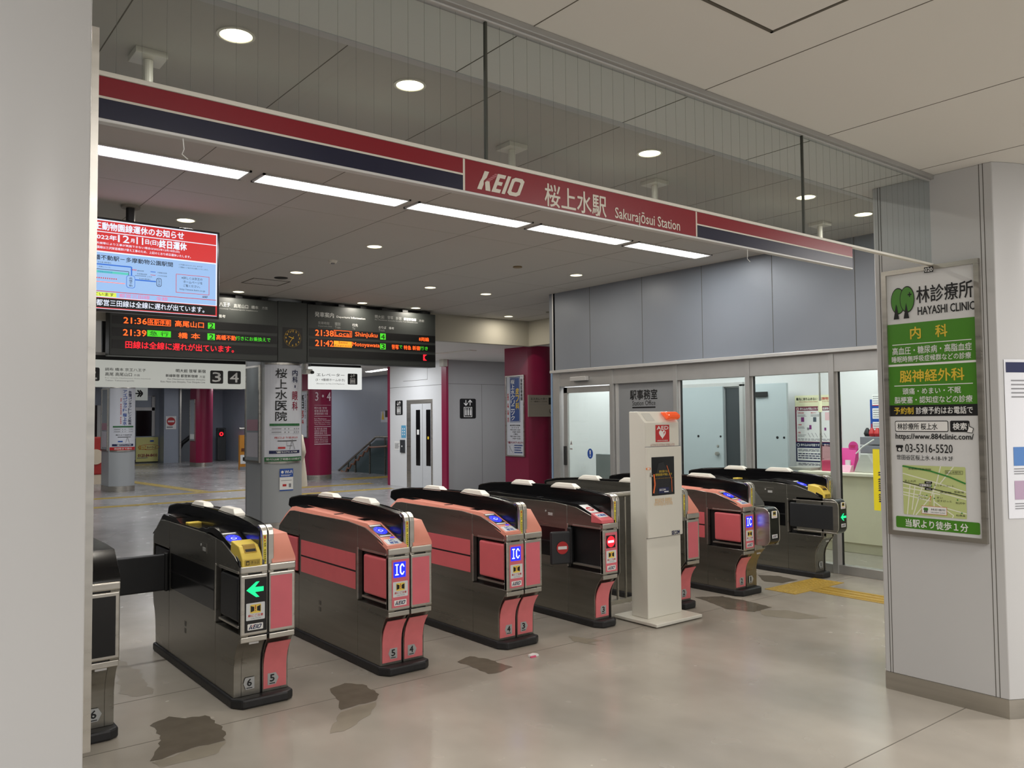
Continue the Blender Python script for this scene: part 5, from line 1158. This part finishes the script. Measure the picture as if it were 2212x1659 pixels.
framed('skin_clinic_poster', 'white skin clinic poster on the flank of the magenta column numbered 3 and 4', 'poster', (9.74, 0, 0), (0, -1, 0), -21.98, -21.40, 1.15, 2.45, .03, .03, steel,
       lambda c, a, b_, d, e: (c.textv('高田', a+.02, d+(e-d)*.62, a+(b_-a)*.6, e-.06, black, 2, .04), c.textv('皮フ科', a+.02, d+(e-d)*.28, a+(b_-a)*.6, d+(e-d)*.60, redp, 2, .04), dashes(c, a+(b_-a)*.70, d+(e-d)*.4, a+(b_-a)*.85, e-.06, 12, greyp, 2)), mat('poster_white', '#d6d9e2', .3), .002)
# near magenta column: clinic poster + escalator sign
def skin(c, a, b_, d, e):
    w = b_-a; h = e-d; X = lambda t: a+w*t; V = lambda t: e-h*t
    c.rect(X(.20), V(.58), X(.80), V(0), mat('deep_blue', '#2c4a8c', .4), 1); c.frame(X(.22), V(.572), X(.78), V(.01), .006, white, 2)
    c.textv('桜上水クリニック', X(.27), V(.56), X(.49), V(.03), white, 3, .02); c.textv('皮フ科', X(.55), V(.42), X(.75), V(.14), yelp, 3, .03)
    c.textv('保険医療機関', X(.84), V(.31), X(.94), V(.03), black, 2, .02); c.textv('診療日 火曜・日曜・祝日', X(.05), V(.58), X(.14), V(.21), redp, 2, .02)
    for k, (t, x0, x1) in enumerate((('●診療受付時間●', .2, .8), ('月・水・木・金', .3, .72), ('午前 10:00～13:00', .2, .8), ('15:00～18:30', .35, .8), ('土曜日', .4, .65), ('午前 10:00～13:00', .2, .8), ('14:00～16:30', .35, .8))): c.text(t, X(x0), V(.63+.028*k), X(x1), V(.612+.028*k), black, 2, .01)
    c.text('☎5357-0271', X(.06), V(.855), X(.95), V(.825), mat('plum_print', '#8a1a3a', .5), 2, .02); c.frame(X(.08), V(.985), X(.42), V(.87), .003, greyp, 2); c.line([(X(.12), V(.88)), (X(.35), V(.97))], .01, greyp, 2); c.line([(X(.2), V(.88)), (X(.15), V(.98))], .008, greyp, 2)
    lines(c, X(.45), V(.98), X(.95), V(.86), 4, mat('deep_blue', '#2c4a8c', .4), 2, .5)
ya, yb = -at(1094, 860, x=9.88).y, -at(1134, 860, x=9.88).y
framed('skin_clinic_poster', 'blue and white skin clinic poster on the magenta column beside the office', 'poster', (9.88, 0, 0), (0, -1, 0), ya, yb, at(1115, 986, x=9.88).z, at(1115, 811, x=9.88).z, .03, .025, steel, skin, mat('poster_white', '#d6d9e2', .3), .0015)
b = B(); yy = 11.88; c = Cv(b, (0, yy, 0), (1, 0, 0), (0, 0, 1), .0015); a = c.bx(1141, 853, 1192, 900)
b.box(a[0], a[2]+.25, yy, yy+.02, a[1], a[3], mat('sign_putty', '#a39c90', .5)); es2 = b.build('escalator_sign', bevel=.003); tag(es2, 'putty coloured escalator sign on the magenta column beside the office', 'sign')
b = B(); c = Cv(b, (0, yy-.001, 0), (1, 0, 0), (0, 0, 1), .0015)
c.ptext('エスカレーター', 1146, 859, 1182, 864, black, bold=.02); c.ptext('(3・4番線ホームゆき)', 1146, 866, 1182, 869, black, bold=.01); c.ptext('Escalator to No.3-4 Platform', 1146, 872, 1182, 874, greyp); c.prect(1185, 859, 1200, 874, black, 1); c.pl([(1187, 884), (1187, 890), (1192, 894), (1198, 894)], .01, black, 2)
b.build('lettering', es2, recalc=False)
b = B(); b.box(7.93, 8.03, 9.10, 9.14, .0, 2.28, mat('office_end_blue', '#8aa4c4', .5)); struct(b.build('trim_5'))

# ---- elevator tower
twall = mat('tower_white', '#dfe1e3', .4, 0, .01, 2)
TX, TY = 10.48, 15.72
yL = at(840, 900, x=TX).y; yL2 = at(845, 900, x=TX).y
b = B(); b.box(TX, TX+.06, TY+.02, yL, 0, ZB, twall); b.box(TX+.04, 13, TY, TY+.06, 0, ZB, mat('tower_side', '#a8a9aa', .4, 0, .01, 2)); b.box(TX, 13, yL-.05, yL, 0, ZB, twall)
struct(b.build('wall_elevator'), 'pale elevator shaft walls with magenta edges')
b = B(); b.box(TX-.02, TX+.04, TY-.06, TY+.14, 0, ZB, magenta); b.box(TX-.01, TX+.05, yL-.06, yL+.05, 0, ZB, magenta); struct(b.build('trim_6', bevel=.004), 'magenta edge strips of the elevator shaft')
b = B(); g2 = mat('panel_groove', '#55524c', .6)
b.box(TX-.0015, TX+.001, TY+.14, yL-.06, 2.415, 2.423, g2); b.box(TX+.04, 13, TY-.0015, TY+.001, 2.43, 2.437, g2)
xx_ = at(1041, 900, y=TY).x; b.box(xx_-.003, xx_+.003, TY-.0015, TY, 0, 2.43, g2)
q0 = at(871, 800, x=TX); q1 = at(923, 820, x=TX)
b.box(TX-.0015, TX, q1.y, q0.y, q1.z-.0, q1.z+.008, g2); b.box(TX-.0015, TX, q1.y-.008, q1.y, q1.z, 2.9, g2)
struct(b.build('elevator_wall_seams'))
d0, d1 = at(880, 950, x=TX).y, at(934.5, 950, x=TX).y; dz = at(910, 863, x=TX).z
ed = B(); ed.box(TX-.02, TX+.02, d1, d0, 0, dz, steel); e0 = struct(ed.build('door_5', bevel=.003), 'white elevator doors with narrow dark windows')
b = B(); ym = at(914.6, 950, x=TX).y; yb0 = at(889.5, 950, x=TX).y; b.box(TX-.026, TX-.018, d1+.03, ym-.006, .01, dz-.10, mat('lift_door', '#cfd2d5', .35)); b.box(TX-.026, TX-.018, ym+.006, yb0, .01, dz-.10, mat('lift_door', '#cfd2d5', .35)); f = b.build('door_leaf', e0); f['kind'] = 'structure'
b = B(); c = Cv(b, (TX-.0265, 0, 0), (0, -1, 0), (0, 0, 1), .002)
for p_ in ((898.5, 885.5, 908, 1006), (920.5, 885, 930.5, 1007)): c.prect(*p_, blackg, 1)
c.prect(901, 928, 905.5, 939, white, 2); c.prect(923.5, 943, 927, 949, yelp, 2)
f = b.build('door_window', e0, recalc=False); f['kind'] = 'structure'
b = B(); c = Cv(b, (TX-.001, 0, 0), (0, -1, 0), (0, 0, 1), .003); lift_icon(c, c.bx(854, 865.5, 870, 896.5)); tag(b.build('elevator_plate', recalc=False), 'small black elevator pictogram left of the elevator doors', 'sign')
b = B(); c = Cv(b, (0, TY-.001, 0), (1, 0, 0), (0, 0, 1), .003); lift_icon(c, c.bx(993, 861, 1028, 904)); tag(b.build('elevator_plate', recalc=False), 'large black elevator pictogram on the grey shaft side wall', 'sign')
b = B(); c = Cv(b, (TX-.001, 0, 0), (0, -1, 0), (0, 0, 1), .003); a = c.bx(867, 919, 877, 946); c.rect(*a, mat('lift_poster', '#5aa2c8', .5), 1)
for k in range(3):
    for j in range(2): c.disc(a[0]+(a[2]-a[0])*(.3+.4*j), a[3]-(a[3]-a[1])*(.28+.22*k), .022, white, 2, n=12)
tag(b.build('lift_notice', recalc=False), 'light blue notice beside the elevator call panel', 'notice')
a0 = at(866, 950, x=TX); a1 = at(875.5, 978, x=TX); b = B(); b.box(TX-.03, TX, a1.y, a0.y, a1.z, a0.z, mat('call_panel_grey', '#54585c', .3, .6)); cp = b.build('call_panel', bevel=.004); tag(cp, 'dark elevator call panel beside the doors', 'call panel')
b = B(); b.cyl((TX-.036, (a0.y+a1.y)/2, (a0.z+a1.z)/2), .02, .008, 'x', white, 12); b.build('call_button', cp)
b = B(); c = Cv(b, (TX-.001, 0, 0), (0, -1, 0), (0, 0, 1), .003); a = c.bx(852, 953, 865, 972); c.rect(*a, white, 1); lines(c, a[0]+.03, a[1]+.03, a[2]-.03, a[3]-.04, 6, greyp, 2); tag(b.build('lift_notice', recalc=False), 'white paper notice left of the elevator call panel', 'notice')
p = at(953, 787, x=TX-.1); b = B(); b.box(TX-.12, TX, p.y-.12, p.y+.05, p.z-.05, p.z+.16, mat('box_cream', '#d0cfc4', .5)); tag(b.build('junction_box', bevel=.01), 'cream junction box high on the elevator shaft corner', 'junction box')
b = B(); p0, p1 = at(1155, 900, y=16), 0
# ---- stairwell beside the elevator
SX = 12.44
b = B(); b.box(SX, SX+.1, 16, 36, 0, ZB, bluegrey); struct(b.build('wall_stair'), 'blue grey wall behind the stairs')
st = empty('stair_balustrade', (12.2, 22, 0), 'glass stair balustrade with a sloping rail beside the elevator', 'balustrade')
HX = 12.25
P_ = lambda px, py: at(px, py, x=HX)
t0, t1, t2 = P_(732, 1026), P_(812, 944), P_(840, 944); t0 = Vector((HX, t0.y, max(t0.z, 0.02))); 
b = B(); b.tube([t0, t1, t2], .035, steel_d, 10); b.build('top_rail', st)
w0, w1, w2 = P_(741, 1027), P_(806, 964), P_(840, 964); pts = [Vector((HX-.06, w0.y, max(.02, w0.z)))]
for i in range(1, 15): q = w0.lerp(w1, i/14); pts.append(Vector((HX-.06, q.y, q.z+(.05 if i % 2 else -.03))))
pts += [Vector((HX-.06, w2.y, w2.z))]
b = B(); b.tube(pts, .028, mat('bronze_rail', '#8a5c44', .4), 8); b.build('wavy_handrail', st, smooth=True)
b = B(); b.face([(HX, t0.y, .02), (HX, t2.y, .02), (HX, t2.y, t2.z-.1), (HX, t1.y, t1.z-.1)], glass('stair_glass', '#b4c0bc', .6)); b.build('glass_panel', st, recalc=False)
for px in (752, 768, 799, 832): q = P_(px, 950); tt = (q.y-t0.y)/(t1.y-t0.y); zt_ = t0.z+(t1.z-t0.z)*min(1, max(0, tt)); b = B(); b.box(HX-.02, HX+.02, q.y-.02, q.y+.02, 0, max(.1, zt_), steel_d); b.build('post', st)
# poster on the stair wall, light strip
b = B(); c = Cv(b, (SX-.002, 0, 0), (0, -1, 0), (0, 0, 1), .004); a = c.bx(823, 889, 840, 912); c.rect(*a, mat('poster_white', '#d6d9e2', .3), 1); c.poly([(a[0]+.05, a[1]+.08), (a[0]+.2, a[1]+.08), (a[0]+.13, a[1]+.36)], yelp, 2); c.rect(a[0]+.26, a[1]+.15, a[2]-.03, a[1]+.35, black, 2)
tag(b.build('stair_notice', recalc=False), 'small notice on the blue grey stair wall', 'notice')
for (pa, pb), lab in (((( 796, 803), (838, 797)), 'bright ceiling light strip above the stairs'), (((1022, 756), (942, 764)), 'unlit long ceiling panel above the elevator tower')):
    p0, p1 = at(*pa, z=ZB), at(*pb, z=ZB); d = (p1-p0); n_ = Vector((-d.y, d.x, 0)).normalized()*.09
    b = B(); m = tube if 'bright' in lab else white_enamel; b.prism([(p0.x-n_.x, p0.y-n_.y), (p1.x-n_.x, p1.y-n_.y), (p1.x+n_.x, p1.y+n_.y), (p0.x+n_.x, p0.y+n_.y)], 'z', ZB-.012, ZB, m)
    tag(b.build('ceiling_light'), lab, 'ceiling light')

# ---- far end of the concourse
FY = 35.3
b = B(); b.box(-7, 9.62, FY, FY+.1, 0, ZB, bluegrey); b.box(10.9, 20, 35.9, 36, 0, ZB, bluegrey); b.box(9.62, 10.2, 34.6, FY+.1, 0, ZB, bluegrey); struct(b.build('wall_far'), 'blue grey far wall of the concourse')
b = B(); b.box(12.4, 12.5, 33, 36, 0, ZB, bluegrey); b.box(10.2, 10.26, 34.5, 34.8, 0, ZB, steel); b.box(-7, 9.6, FY-.03, FY, 0, .14, mat('skirt_dark', '#3e4042', .5)); struct(b.build('trim_7'))
b = B(); b.box(10.3, 11.3, 35.6, 35.8, 0, ZB, mat('escalator_recess', '#7c8288', .4)); b.tube([(10.35, 35.5, .0), (10.6, 35.5, .75), (11.3, 35.5, 1.3)], .08, black); struct(b.build('wall_escalator'))
fx = lambda px, py: at(px, py, y=FY)
b = B(); a0, a1 = fx(294, 887), fx(327, 942); b.box(a0.x, a1.x, FY-.02, FY, a1.z, a0.z, mat('night_pane', '#120c10', .15)); w_ = struct(b.build('window_9'), 'dark window in the far wall')
b = B(); fr0, fr1 = fx(285, 855), fx(333, 944)
for q_ in ((fr0.x, fr1.x, fr1.z-.05, fr1.z), (fr0.x, fr1.x, a0.z, a0.z+.13), (a1.x, a1.x+.12, a1.z, fr0.z), (fr0.x, fr1.x, fr0.z-.02, fr0.z)): b.box(q_[0], q_[1], FY-.05, FY-.01, q_[2], q_[3], alu_l)
f = b.build('window_frame', w_); f['kind'] = 'structure'
b = B(); q0, q1 = fx(207, 850), fx(218, 950); b.box(q0.x-.6, q1.x, FY-.02, FY, .8, 2.3, mat('night_pane', '#120c10', .15)); b.box(q0.x+.05, q0.x+.2, FY-.05, FY-.01, .8, 2.3, alu_l); struct(b.build('window_10'), 'dark window behind the guide sign end')
yel = fx(293, 945), fx(343, 996)
b = B(); b.box(yel[0].x, min(yel[1].x, 9.58), FY-.06, FY-.031, max(yel[1].z, .05), yel[0].z, mat('poster_lemon', '#ddd98c', .4)); po = b.build('lemon_poster'); tag(po, 'pale yellow advertising poster low on the far wall', 'poster')
b = B(); c = Cv(b, (0, FY-.061, 0), (1, 0, 0), (0, 0, 1), .006); u, v = c.uv(321, 966); c.disc(u, v, .40, redp, 1, ry=.11); c.disc(u, v, .385, mat('poster_lemon', '#ddd98c', .4), 2, ry=.095); c.ptext('ほっと', 300, 962, 316, 971, led_amber if 0 else mat('amber_print', '#d89a30', .5), 3, .03); c.ptext('ネットワーク', 317, 964, 337, 969, mat('plum_print', '#8a1a3a', .5), 3, .02); c.ptext('0120-84-8410', 298, 981, 339, 986, mat('plum_print', '#8a1a3a', .5), 3, .02); c.prect(324, 951, 332, 954, bluep, 3); lines(c, c.uv(296, 990)[0], c.uv(296, 991)[1], c.uv(320, 988)[0], c.uv(296, 988)[1], 1, greyp, 3); b.build('print', po, recalc=False)
b = B(); X0 = 9.63; c = Cv(b, (0, 34.59, 0), (1, 0, 0), (0, 0, 1), .006); a = c.bx(358, 899, 380.5, 927); c.rect(*a, white, 1); u, v = c.uv(369.3, 910.3); r = .165; c.disc(u, v, r, redp, 2); c.rect(u-r*.75, v-r*.2, u+r*.75, v+r*.2, white, 3); c.prect(360, 921.5, 373, 924, greyp, 2)
tag(b.build('no_entry_sign', recalc=False), 'white sign with a red no entry disc on the far wall', 'sign')
YA = 29.0; b = B(); c = Cv(b, (0, YA, 0), (1, 0, 0), (0, 0, 1), .004); a = c.bx(285, 835, 319, 865); b.box(a[0], a[2], YA+.001, YA+.08, a[1], a[3]+.0, emi('arrow_face', '#c9cdc8', .3)); b.box(a[0]+.2, a[0]+.25, YA+.02, YA+.06, a[3], ZB, greyp); sg_ = b.build('arrow_sign'); tag(sg_, 'hanging white sign with a double arrow behind the contact lens column', 'sign')
b = B(); 
for dx in (0, 5): c.b = b; c.pl([(297+dx, 843), (303+dx, 850), (297+dx, 857)], .05, black, 2)
c.pl([(290, 850), (306, 850)], .04, black, 2); b.build('arrow', sg_, recalc=False)
framed('column_poster_case', 'tall pale poster case on the flank of the far magenta column', 'poster case', (9.68, 0, 0), (0, -1, 0), -31.48, -30.9, .93, 2.45, .03, .03, steel, lambda c, a, b_, d, e: c.rect(a+.03, d+.04, b_-.03, d+(e-d)*.15, white, 1), mat('case_grey', '#a9b0b6', .15), .003)
# escalator gate post with red light
px_ = at(478, 960, y=34.8); gp = empty('signal_post', (px_.x, 34.8, 0), 'dark post with a glowing red ring by the escalator', 'signal post')
b = B(); b.box(px_.x-.17, px_.x+.17, 34.7, 35.0, 0, at(478, 924, y=34.8).z, mat('post_grey', '#4c4f50', .4, .3)); b.build('pillar_body', gp, bevel=.03)
b = B(); c = Cv(b, (0, 34.695, 0), (1, 0, 0), (0, 0, 1), .006); u, v = c.uv(478, 937.5); c.rect(u-.12, v-.12, u+.12, v+.2, black, 1); c.disc(u, v, .085, led_red, 2); c.disc(u, v, .04, black, 3); b.build('light_ring', gp, recalc=False)
# orange notice stand left of the hospital column
sx = at(518, 1013, z=0); ns = empty('notice_stand', (sx.x+.3, 27.7, 0), 'orange and white notice stand half hidden behind the hospital column', 'notice stand')
c0 = at(518, 940, y=27.6); b = B(); b.box(c0.x, c0.x+.9, 27.6, 27.72, 0, at(518, 940, y=27.6).z, mat('stand_orange', '#cf8c34', .45)); s_ = b.build('board', ns)
b = B(); c = Cv(b, (0, 27.595, 0), (1, 0, 0), (0, 0, 1), .005); c.rect(c0.x+.02, .20, c0.x+.85, .50, white, 1); c.rect(c0.x+.1, .30, c0.x+.6, .42, black, 2); c.rect(c0.x+.05, .62, c0.x+.7, .72, mat('brown_print', '#6a3a1a', .5), 2); c.rect(c0.x, 0, c0.x+.9, .1, greyp, 2); b.build('print', s_, recalc=False)
b = B(); b.tube([(c0.x, 27.66, c0.z+.22), (c0.x+.9, 27.66, c0.z+.22)], .035, steel); b.box(c0.x+.2, c0.x+.26, 27.64, 27.68, c0.z, c0.z+.22, steel); b.build('handrail', ns)
# red and cream object at the left edge, ticket machine like counter
r0 = at(205, 960, y=24); b = B(); b.box(r0.x-.8, r0.x+.23, 24, 24.5, .25, at(215, 944, y=24).z, mat('kiosk_red', '#a82a24', .45)); k_ = b.build('red_cabinet', bevel=.03); tag(k_, 'red cabinet with a cream front behind the left column edge', 'cabinet')
b = B(); b.cyl((r0.x+.02, 23.98, .72), .2, .02, 'y', mat('cream_round', '#d8c8b0', .5)); b.build('emblem', k_); b = B(); b.box(r0.x-.8, r0.x+.23, 24.02, 24.5, 0, .25, mat('cream_round', '#d8c8b0', .5)); b.build('plinth', k_)
# person in a long beige coat, mostly behind the hospital column
PX = at(652, 1000, y=15.2).x-.15; PY = 15.2
pr = empty('person', (PX, PY, 0), 'person in a long beige coat walking behind the hospital column', 'person')
def skin_mesh(nodes, edges, rad, m, name, parent, root=0):
    me = bpy.data.meshes.new(name); me.from_pydata(nodes, edges, []); me.materials.append(m); o = bpy.data.objects.new(name, me); COL.objects.link(o)
    o.parent = parent; o.matrix_parent_inverse = Matrix.Translation(-Vector(parent.location))
    sk = o.modifiers.new('skin', 'SKIN'); d = me.skin_vertices[0].data
    for i, r in enumerate(rad): d[i].radius = (r, r)
    d[root].use_root = True; s = o.modifiers.new('sub', 'SUBSURF'); s.levels = 2; s.render_levels = 2
    return o
N = [(0, 0, .86), (0, 0, 1.05), (0, 0, 1.25), (0, 0, 1.36), (-.01, 0, 1.43), (-.02, 0, 1.52), (-.02, 0, 1.60), (0, -.18, 1.31), (.03, -.24, 1.08), (-.05, -.24, .87), (-.10, -.23, .80), (0, .18, 1.31), (.06, .24, 1.08), (.08, .24, .85), (.08, .235, .76),
     (0, -.09, .80), (.02, -.09, .46), (.04, -.09, .09), (-.09, -.09, .04), (0, .09, .80), (-.05, .09, .46), (-.02, .09, .09), (-.15, .09, .04)]
N = [(x+PX, y*.9+PY, z) for x, y, z in N]
Ed = [(0, 1), (1, 2), (2, 3), (3, 4), (4, 5), (5, 6), (2, 7), (7, 8), (8, 9), (9, 10), (2, 11), (11, 12), (12, 13), (13, 14), (0, 15), (15, 16), (16, 17), (17, 18), (0, 19), (19, 20), (20, 21), (21, 22)]
skin_mesh(N, Ed, [.13, .12, .13, .07, .05, .09, .085, .06, .045, .035, .03, .06, .045, .035, .03, .08, .06, .04, .035, .08, .06, .04, .035], mat('skin_tone', '#c89a80', .5), 'body', pr)
b = B(); beige = mat('coat_beige', '#d8cdb8', .8, 0, .05, 6)
def ring(rx, ry, z, dx=0, n=20): return [(PX+dx+rx*math.cos(2*math.pi*i/n), PY+ry*math.sin(2*math.pi*i/n), z) for i in range(n)]
b.loft([ring(.22, .26, .36, .02), ring(.20, .25, .6, .02), ring(.17, .22, .9, .01), ring(.155, .20, 1.02), ring(.17, .23, 1.2), ring(.15, .22, 1.33), ring(.08, .1, 1.40)], beige); b.build('coat', pr, smooth=True)
for sg in (-1, 1):
    b = B(); o_ = .07 if sg > 0 else .03; b.tube([(PX, PY+sg*.17, 1.34), (PX+o_*.5, PY+sg*.21, 1.24), (PX+o_*.8, PY+sg*.225, 1.15), (PX+o_, PY+sg*.23, 1.08), (PX+o_+.01, PY+sg*.235, 1.01), (PX+o_, PY+sg*.235, .94), (PX+.02, PY+sg*.22, .86)], [.065, .075, .08, .085, .083, .07, .052], beige, 14); b.build('coat_sleeve', pr, smooth=True)
b = B(); n = 16; b.loft([[(PX-.0+r*1.05*math.cos(2*math.pi*i/n), PY+r*math.sin(2*math.pi*i/n), z) for i in range(n)] for r, z in ((.05, 1.38), (.09, 1.46), (.115, 1.56), (.10, 1.65), (.04, 1.70))], mat('hair_black', '#17120f', .5)); b.build('hair', pr, smooth=True)
b = B(); b.tube([(PX+.10, PY-.20, 1.22), (PX+.12, PY-.22, 1.05), (PX+.10, PY-.24, .92)], .012, black); b.build('bag_strap', pr)

# ---- tactile paving
def tactile(name, label, x0, x1, y0, y1, dots=True, m=None, z=.004, angle=0, step=.06):
    m = m or mat('tactile_yellow', '#b3923a', .5, 0, .1, 12); cx, cy = (x0+x1)/2, (y0+y1)/2
    ca, sa = math.cos(angle), math.sin(angle); T = lambda p: (cx+(p[0]-cx)*ca-(p[1]-cy)*sa, cy+(p[0]-cx)*sa+(p[1]-cy)*ca, p[2])
    b = B(T); b.box(x0, x1, y0, y1, 0, z, m)
    if dots:
        nx, ny = int((x1-x0)/step), int((y1-y0)/step)
        for i in range(nx):
            for j in range(ny): b.cyl((x0+step*(i+.5), y0+step*(j+.5), z), .014, .004, 'z', m, 8, r2=.009)
    else:
        lw = .03; n_ = max(1, int((y1-y0)/.075)) if (x1-x0) > (y1-y0) else max(1, int((x1-x0)/.075))
        for j in range(n_):
            if (x1-x0) > (y1-y0): yy = y0+(y1-y0)*(j+.5)/n_; b.box(x0+.01, x1-.01, yy-.009, yy+.009, z, z+.004, m)
            else: xx = x0+(x1-x0)*(j+.5)/n_; b.box(xx-.009, xx+.009, y0+.01, y1-.01, z, z+.004, m)
    o = b.build(name); tag(o, label, 'tactile paving'); return o
tactile('tactile_dot_paving', 'yellow dotted tactile tiles on the floor before the wide gate 1', 6.68, 7.50, 4.37, 4.69, step=.05)
tactile('tactile_bar_paving', 'yellow barred tactile strip running from the dotted tiles towards the right column', 6.92, 7.22, 1.2, 4.36, dots=False)
fm = mat('tactile_far', '#b09a50', .6)
def strip(label, x0, x1, y0, y1, ang=0): tactile('tactile_bar_paving', label, x0, x1, y0, y1, dots=False, m=fm, angle=ang)
strip('farther pale yellow guide strip across the concourse floor', 0, 7.3, 19.2, 19.48)
strip('nearer pale yellow guide strip across the concourse floor', 0, 10.0, 17.2, 17.48)
p0, p1 = at(292, 1038, z=0), at(470, 1062, z=0); L_ = (p1-p0).length; ang = math.atan2(p1.y-p0.y, p1.x-p0.x); cx, cy = (p0.x+p1.x)/2, (p0.y+p1.y)/2
strip('diagonal yellow guide strip leading to the far left stairs', cx-L_/2, cx+L_/2-.5, cy-.15, cy+.15, ang)
strip('yellow strip along the top of the stairs', 10.6, 12.4, 20.6, 21.2); strip('yellow strip before the elevator doors', 8.2, 10.4, 18.9, 19.2)
strip('short yellow strip by the far magenta column', 8.0, 8.9, 33.5, 33.9)
# ---- worn wet marks on the floor
wet = mat('wet_mark', '#6f675b', .2, 0, .12, 9); wet2 = mat('drying_mark', '#938b7c', .3, 0, .08, 9)
def mark(px, label, m, seed, jag=.02, z=.0012):
    R = random.Random(seed); P0 = [at(x, y, z=0) for x, y in px]; pts = []
    for a, d in zip(P0, P0[1:]+P0[:1]):
        n_ = max(2, int((d-a).length/.035)); dr = (d-a); nn = Vector((-dr.y, dr.x, 0)).normalized()
        for k in range(n_): q = a+dr*(k/n_)+nn*R.uniform(-jag, jag)*(0.6 if k else .3); pts.append((q.x, q.y, z))
    b = B(); b.face(pts, m); o = b.build('floor_stain', recalc=False); tag(o, label, 'stain', kind='stuff')
mark([(322, 1568), (365, 1548), (400, 1552), (445, 1545), (480, 1570), (488, 1600), (430, 1612), (350, 1640), (322, 1645), (348, 1600), (340, 1578)], 'dark wet stain on the floor in front of gate 6', wet, 1, .018)
mark([(330, 1648), (440, 1610), (488, 1602), (470, 1628), (400, 1645), (345, 1659)], 'paler drying stain just before the dark stain at gate 6', wet2, 2, .012, .0008)
mark([(712, 1488), (745, 1476), (785, 1478), (818, 1500), (812, 1514), (775, 1522), (735, 1534), (728, 1510)], 'dark wet stain on the floor in front of gate 5', wet, 3, .016)
mark([(735, 1538), (775, 1524), (812, 1516), (800, 1545), (740, 1580), (712, 1585)], 'paler drying stain below the gate 5 stain', wet2, 4, .02, .0008)
mark([(988, 1430), (1015, 1418), (1045, 1422), (1108, 1441), (1082, 1452), (1055, 1456), (1030, 1445)], 'dark wet stain on the floor in front of gate 4', wet, 5, .016)
mark([(1228, 1374), (1262, 1378), (1302, 1384), (1268, 1388), (1292, 1394), (1240, 1386)], 'small brown smudge beside the defibrillator stand', wet2, 6, .02)
mark([(1500, 1290), (1560, 1288), (1612, 1298), (1668, 1312), (1630, 1322), (1570, 1316), (1530, 1300)], 'long dark wet stain on the floor by gate 2', wet, 7, .014)
mark([(1640, 1318), (1700, 1318), (1785, 1335), (1720, 1338), (1650, 1330)], 'paler drying stain right of the gate 2 stain', wet2, 8, .02, .0008)
mark([(1636, 1242), (1680, 1244), (1724, 1253), (1690, 1260), (1650, 1256)], 'dark wet stain between gates 2 and 1', wet, 9, .012)
mark([(250, 1420), (300, 1450), (330, 1500), (300, 1505), (262, 1500), (252, 1460)], 'damp patch on the floor between gate 6 and the cut off gate', wet2, 10, .03, .0008)
# ---- litter
l0 = at(1152, 1418, z=0); b = B()
b.loft([[(l0.x-.035, l0.y-.01, .001), (l0.x-.03, l0.y+.02, .001), (l0.x-.03, l0.y+.02, .012), (l0.x-.035, l0.y-.01, .014)], [(l0.x, l0.y-.02, .001), (l0.x+.005, l0.y+.015, .001), (l0.x+.005, l0.y+.012, .02), (l0.x, l0.y-.015, .018)], [(l0.x+.04, l0.y-.012, .001), (l0.x+.045, l0.y+.018, .001), (l0.x+.045, l0.y+.012, .010), (l0.x+.04, l0.y-.012, .008)]], white)
lt = b.build('candy_wrapper'); tag(lt, 'small crumpled white and pink wrapper on the floor before gate 3', 'litter')
b = B(); b.loft([[(l0.x-.037, l0.y-.022, .001), (l0.x-.037, l0.y-.012, .001), (l0.x-.037, l0.y-.012, .010)], [(l0.x+.005, l0.y-.030, .001), (l0.x+.005, l0.y-.019, .001), (l0.x+.005, l0.y-.019, .012)]], mat('wrapper_pink', '#d04a70', .4)); b.build('pink_edge', lt)
